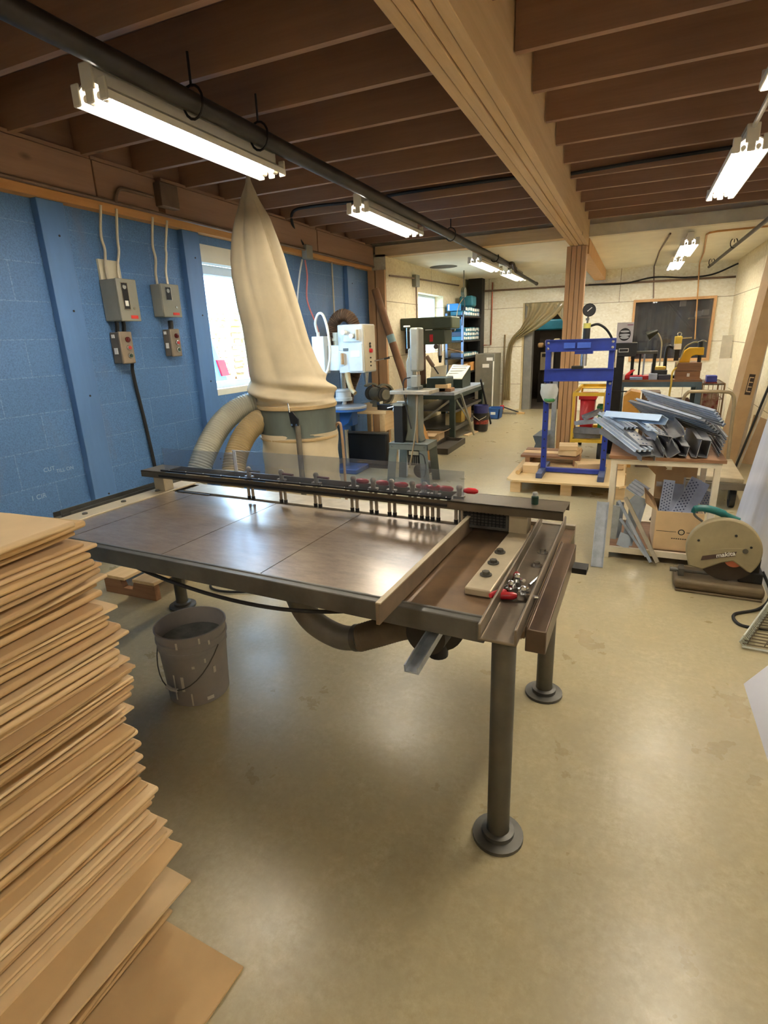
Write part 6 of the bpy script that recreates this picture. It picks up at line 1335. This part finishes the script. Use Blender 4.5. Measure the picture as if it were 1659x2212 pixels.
MB().bx(.495, 7.98, ZT, .765, 8.25, .985).build('lower_crate', DARKWOOD, wcx, world=True); MB().bx(.49, 7.975, .99, .77, 8.255, 1.085).build('upper_crate', DARKWOOD, wcx, world=True)
MB().bx(.62, 7.974, .92, .65, 7.98, .96).build('paper_tag', WHITELBL, wcx, world=True)
YP = mat('punch_yellow', (232, 180, 30), .4, .1, .06)
pu = thing('yellow_punch', 'yellow C-frame hydraulic punch standing on the wooden box', 'punch', (.65, 8.1, 1.087))
MB().poly([(.52, 8.06, 1.087), (.535, 8.06, 1.15), (.57, 8.06, 1.23), (.62, 8.06, 1.265), (.78, 8.06, 1.265), (.785, 8.06, 1.17), (.70, 8.06, 1.175), (.655, 8.06, 1.16), (.64, 8.06, 1.13), (.64, 8.06, 1.087)], (0, .09, 0)).build('punch_frame', YP, pu, world=True, bevel=.008)
k = MB(); k.cyl((.745, 8.1, 1.087), (.745, 8.1, 1.17), .022, n=14); k.cyl((.74, 8.1, 1.265), (.74, 8.1, 1.33), .03, n=14); k.build('punch_ram', BLACKM, pu, world=True)
MB().tube(spline([(.7, 8.08, 1.33), (.64, 8.06, 1.32), (.57, 8.04, 1.27), (.53, 7.98, 1.15), (.48, 7.9, 1.05)], 6), .009, 8).build('punch_hose', mat('hose_olive', (120, 108, 70), .5), pu, world=True)
MB().tube(spline([(.70, 8.1, 1.32), (.76, 8.09, 1.345), (.80, 8.09, 1.33)], 5), .007, 8).build('punch_handle', CHROME, pu, world=True)
tag(MB().tube(spline([(.49, 7.88, 1.04), (.45, 7.86, .98), (.45, 7.85, .85), (.445, 7.85, .70), (.47, 7.86, .66)], 6), .011, 8).build('extension_lead', mat('cord_yellow', (214, 180, 70), .5)), 'yellow cord hanging from the punch over the bench front', 'cord')
tag(MB().ball((.49, 7.86, .645), .035, 12, (1, 1, .7)).build('yellow_plug', mat('plug_yellow', (214, 176, 50), .5)), 'yellow plug at the end of the hanging cord', 'plug')
for (x0, x1, y0, z0, z1, m_, lab) in ((.255, .38, 8.05, 1.0, 1.04, mat('card_yellow', (226, 196, 96), .6), 'flat yellow pack on the small boxes of the tool bench'), (.25, .40, 8.02, ZT, .998, BLACKP, 'black case under the yellow pack on the tool bench'), (.19, .29, 7.95, ZT, .96, mat('pale_blue_pack', (168, 182, 208), .5), 'pale blue pack at the front of the tool bench'), (.30, .44, 7.94, ZT, .945, mat('navy_case', (52, 50, 66), .5), 'dark case at the front of the tool bench'), (.21, .26, 8.1, ZT, 1.08, WHITEP, 'white box standing behind the pale blue pack'), (-.03, .12, 7.93, ZT, .92, mat('blue_sheet', (150, 170, 206), .5), 'pale blue sheet pack before the red base'), (-.13, -.09, 7.95, ZT, .96, WHITEP, 'white bottle shaped pack at the bench left end')):
    tag(MB().bx(x0, y0, z0, x1, y0 + .12, z1).build('bench_pack', m_, bevel=.006), lab, 'pack', 'small packs on the tool bench')
tag(MB().poly([(-.07, 6.75, 0), (.07, 6.75, 0), (.1, 6.75, .84), (.0, 6.75, .86), (-.07, 6.75, .8)], (0, .3, 0)).build('orange_crate', mat('crate_orange', (180, 128, 50), .6, 0, .12)), 'tall orange brown crate behind the steel profiles', 'crate')
tag(MB().bx(.12, 6.8, 0, .3, 7.1, .84).build('dark_drum_box', mat('box_umber', (86, 66, 46), .7)), 'dark brown box behind the steel profiles', 'box')

# ================================================================ OUTDOORS
struct(MB().bx(-30, -6, -.25, W - .2, 30, -.15), 'ground_outside', mat('asphalt', (150, 146, 140), .9))
vn = thing('van', 'pale blue van with red tail light parked outside the window', 'van', (-6.2, 4.6, -.15))
VB = mat('van_blue', (126, 186, 216), .35, .1, .03)
MB().poly([(-5.5, 2.0, .25), (-5.5, 6.85, .25), (-5.5, 6.85, .85), (-5.5, 6.78, 1.05), (-5.5, 6.36, 2.0), (-5.5, 6.15, 2.12), (-5.5, 2.0, 2.12)], (-1.9, 0, 0)).build('van_body', VB, vn, world=True, bevel=.04)
MB().poly([(-5.49, 5.0, 1.25), (-5.49, 6.28, 1.25), (-5.49, 6.02, 1.95), (-5.49, 5.0, 1.95)], (-.01, 0, 0)).build('side_window', mat('van_glass', (84, 110, 150), .15), vn, world=True)
MB().poly([(-5.47, 6.62, 1.07), (-5.47, 6.78, 1.07), (-5.47, 6.70, 1.30), (-5.47, 6.54, 1.30)], (-.1, 0, 0)).build('tail_light', mat('tail_red', (206, 26, 52), .3), vn, world=True)
k = MB(); k.bx(-5.49, 6.30, 1.72, -5.42, 6.60, 1.80); k.build('door_hinge', mat('hinge_blue', (150, 206, 230), .4), vn, world=True)
for y in (2.9, 6.0): MB().cyl((-5.52, y, .17), (-5.75, y, .17), .32, n=26).build('wheel', RUBBER, vn, world=True)
p0 = thing('stacked_pallet', 'pale wooden pallet in the tall stack outside the window', 'pallet', (-9.6, 12.0, -.15), 0, 'pallets stacked outside')
PW = mat('pallet_pale', (226, 198, 150), .8, 0, .08)
for y in (-.6, -.03, .54):
    for x in (-.5, .0, .42): MB().bx(x, y, .02, x + .1, y + .1, .11).build('pallet_block', PW, p0)
for k in range(6): MB().bx(-.52 + .19 * k, -.62, .13, -.42 + .19 * k, .66, .15).build('deck_board', PW, p0)
k = MB()
for y in (-.6, -.03, .54): k.bx(-.52, y, .11, .53, y + .1, .13); k.bx(-.52, y, .0, .53, y + .1, .02)
k.build('stringer_boards', PW, p0)
for st_, (x, y, n) in enumerate(((-9.6, 12.0, 16), (-9.5, 13.5, 14))):
    for i in range(n):
        if st_ == 0 and i == 0: continue
        dup(p0, loc=(x + rng.uniform(-.04, .04), y + rng.uniform(-.03, .03), -.15 + .152 * i), rz=R(rng.uniform(-2, 2)), label='pale wooden pallet in the tall stack outside the window' if st_ == 0 else 'pale wooden pallet in the stack farther along outside')
tag(MB().poly([(-8.0, 10.3, -.15), (-8.0, 11.9, -.15), (-8.0, 11.6, .9), (-8.0, 11.2, 1.02)], (-.5, 0, 0)).build('red_tarpaulin', mat('tarp_red', (206, 90, 110), .7)), 'red covered heap in front of the pallets outside', 'heap')
tag(MB().bx(-8.9, 11.75, -.15, -8.55, 12.9, .98).build('white_bale', WHITEP, bevel=.1), 'white wrapped bale beside the red heap outside', 'bale')
tr = thing('distant_tree', 'tree coloured pale as if hazy beyond the pallets outside', 'tree', (-20, 26, -.15))
MB().cyl((0, 0, 0), (0, 0, 3), .15, n=10).build('trunk', mat('trunk_grey', (120, 110, 100), .9), tr)
k = MB()
for q in range(26): k.ball((rng.uniform(-2, 2), rng.uniform(-2, 2), rng.uniform(2.0, 3.0)), rng.uniform(.3, .5), 8)
k.build('crown', mat('crown_washed_pale', (206, 214, 214), .9, 0, .1), tr)  # glare and haze put into the colour: crown paled so it looks faint
# ================================================================ LIGHT FITTINGS
TUBE = glow('tube_light', (255, 247, 232), 30)
HOOD = mat('fitting_white', (236, 230, 214), .45, 0, .03)
HOODG = mat('fitting_grey', (150, 142, 128), .5, .1, .05)
def fitting(name_label, x, y0, y1, z, group):
    t = thing('strip_light', name_label, 'light', (x, (y0 + y1) / 2, z), 0, group)
    L = (y1 - y0)
    h = L / 2
    hs = [(-.03, .075), (.03, .075), (.03, .03), (.098, -.012), (.098, -.04), (.092, -.04), (.092, -.016), (.026, .024), (-.026, .024), (-.092, -.016), (-.092, -.04), (-.098, -.04), (-.098, -.012), (-.03, .03)]
    MB().ext(hs, (0, -h, 0), (0, h, 0)).build('reflector', HOOD, t)
    MB().bx(-.034, -h + .01, .074, .034, h - .01, .1).build('ballast_box', HOODG, t, bevel=.004)
    for sgn in (-1, 1):
        e = MB()
        for q in (-.074, 0, .074): e.bx(q - .021, sgn * h - .006, -.045, q + .021, sgn * h + .006, .035)
        e.bx(-.034, sgn * h - .007, .0, .034, sgn * h + .007, .095)
        e.build('end_plate', HOOD, t, bevel=.008)
    for q in (-.037, .037):
        MB().cyl((q, -h + .055, -.02), (q, h - .055, -.02), .0165, n=12).build('tube', TUBE, t)
        for sgn in (-1, 1):
            MB().cyl((q, sgn * (h - .055), -.02), (q, sgn * (h - .01), -.02), .014, n=10).build('lamp_holder', HOODG, t)
    return t
G = 'twin tube strip lights'
fitting('twin tube strip light beside the black pipe, nearest to camera', -2.057, 1.9, 3.14, 2.475, G)
fitting('twin tube strip light just right of the cloth dust bag top', -2.045, 4.27, 5.5, 2.475, G)
fitting('twin tube strip light under the pipe at the low white ceiling, the nearer of two', -2.03, 7.72, 9.0, 2.455, G)
fitting('twin tube strip light by the end of the black pipe above green shelves', -1.99, 9.5, 10.8, 2.455, G)
fitting('twin tube strip light hung at the far right under brown joists', .503, 4.15, 5.5, 2.49, G)
fitting('twin tube strip light only just entering the frame at top right', .485, 1.96, 3.22, 2.50, G)
fitting('upper of the two strip lights over the rear tool bench', .47, 7.8, 9.0, 2.45, G)
fitting('lower and farther of the two strip lights over the rear tool bench', .45, 9.6, 10.84, 2.45, G)
fitting('unseen added strip light behind the camera over the right side', .55, -1.6, -.36, 2.52, G)  # assumed fitting, added out of view to light the near floor
fitting('unseen added strip light behind the camera over the cardboard stack', -2.057, -1.5, -.26, 2.475, G)  # assumed fitting, added out of view to brighten the cardboard top

# outdoor daylight
wd = bpy.data.worlds.new('sky'); SC.world = wd; wd.use_nodes = True
bg = wd.node_tree.nodes['Background']; bg.inputs[0].default_value = (.62, .82, 1, 1); bg.inputs[1].default_value = 9.0
for (x, y, z, sx, sy, d) in ((W - .22, 4.73, 1.64, 1.3, 1.0, 1), (-3.68, 9.4, 1.72, 1.3, .9, 1)):
    a = bpy.data.lights.new('window_daylight', 'AREA'); a.shape = 'RECTANGLE'; a.size = sy; a.size_y = sx; a.cycles.is_portal = True
    o = bpy.data.objects.new('window_daylight', a); COL.objects.link(o); o.location = (x, y, z); o.rotation_euler = (0, R(-90), 0)
# added unseen fill lights that lift the dark rooms beyond
for x, y, e in ((-2.0, 12.6, 16), (.6, 13.2, 18)):
    a = bpy.data.lights.new('room_fill', 'POINT'); a.energy = e; a.shadow_soft_size = .1; a.color = (1, .85, .65)
    o = bpy.data.objects.new('room_fill', a); COL.objects.link(o); o.location = (x, y, 2.4)

SC.view_settings.view_transform = 'Standard'; SC.view_settings.look = 'None'; SC.view_settings.gamma = 1; SC.view_settings.use_curve_mapping = False
SC.view_settings.exposure = 1.3
SC.cycles.use_denoising = True; SC.cycles.max_bounces = 8; SC.cycles.diffuse_bounces = 5; SC.cycles.glossy_bounces = 4; SC.cycles.transparent_max_bounces = 12
SC.cycles.sample_clamp_indirect = 6; SC.cycles.use_light_tree = True; SC.cycles.caustics_reflective = False; SC.cycles.caustics_refractive = False
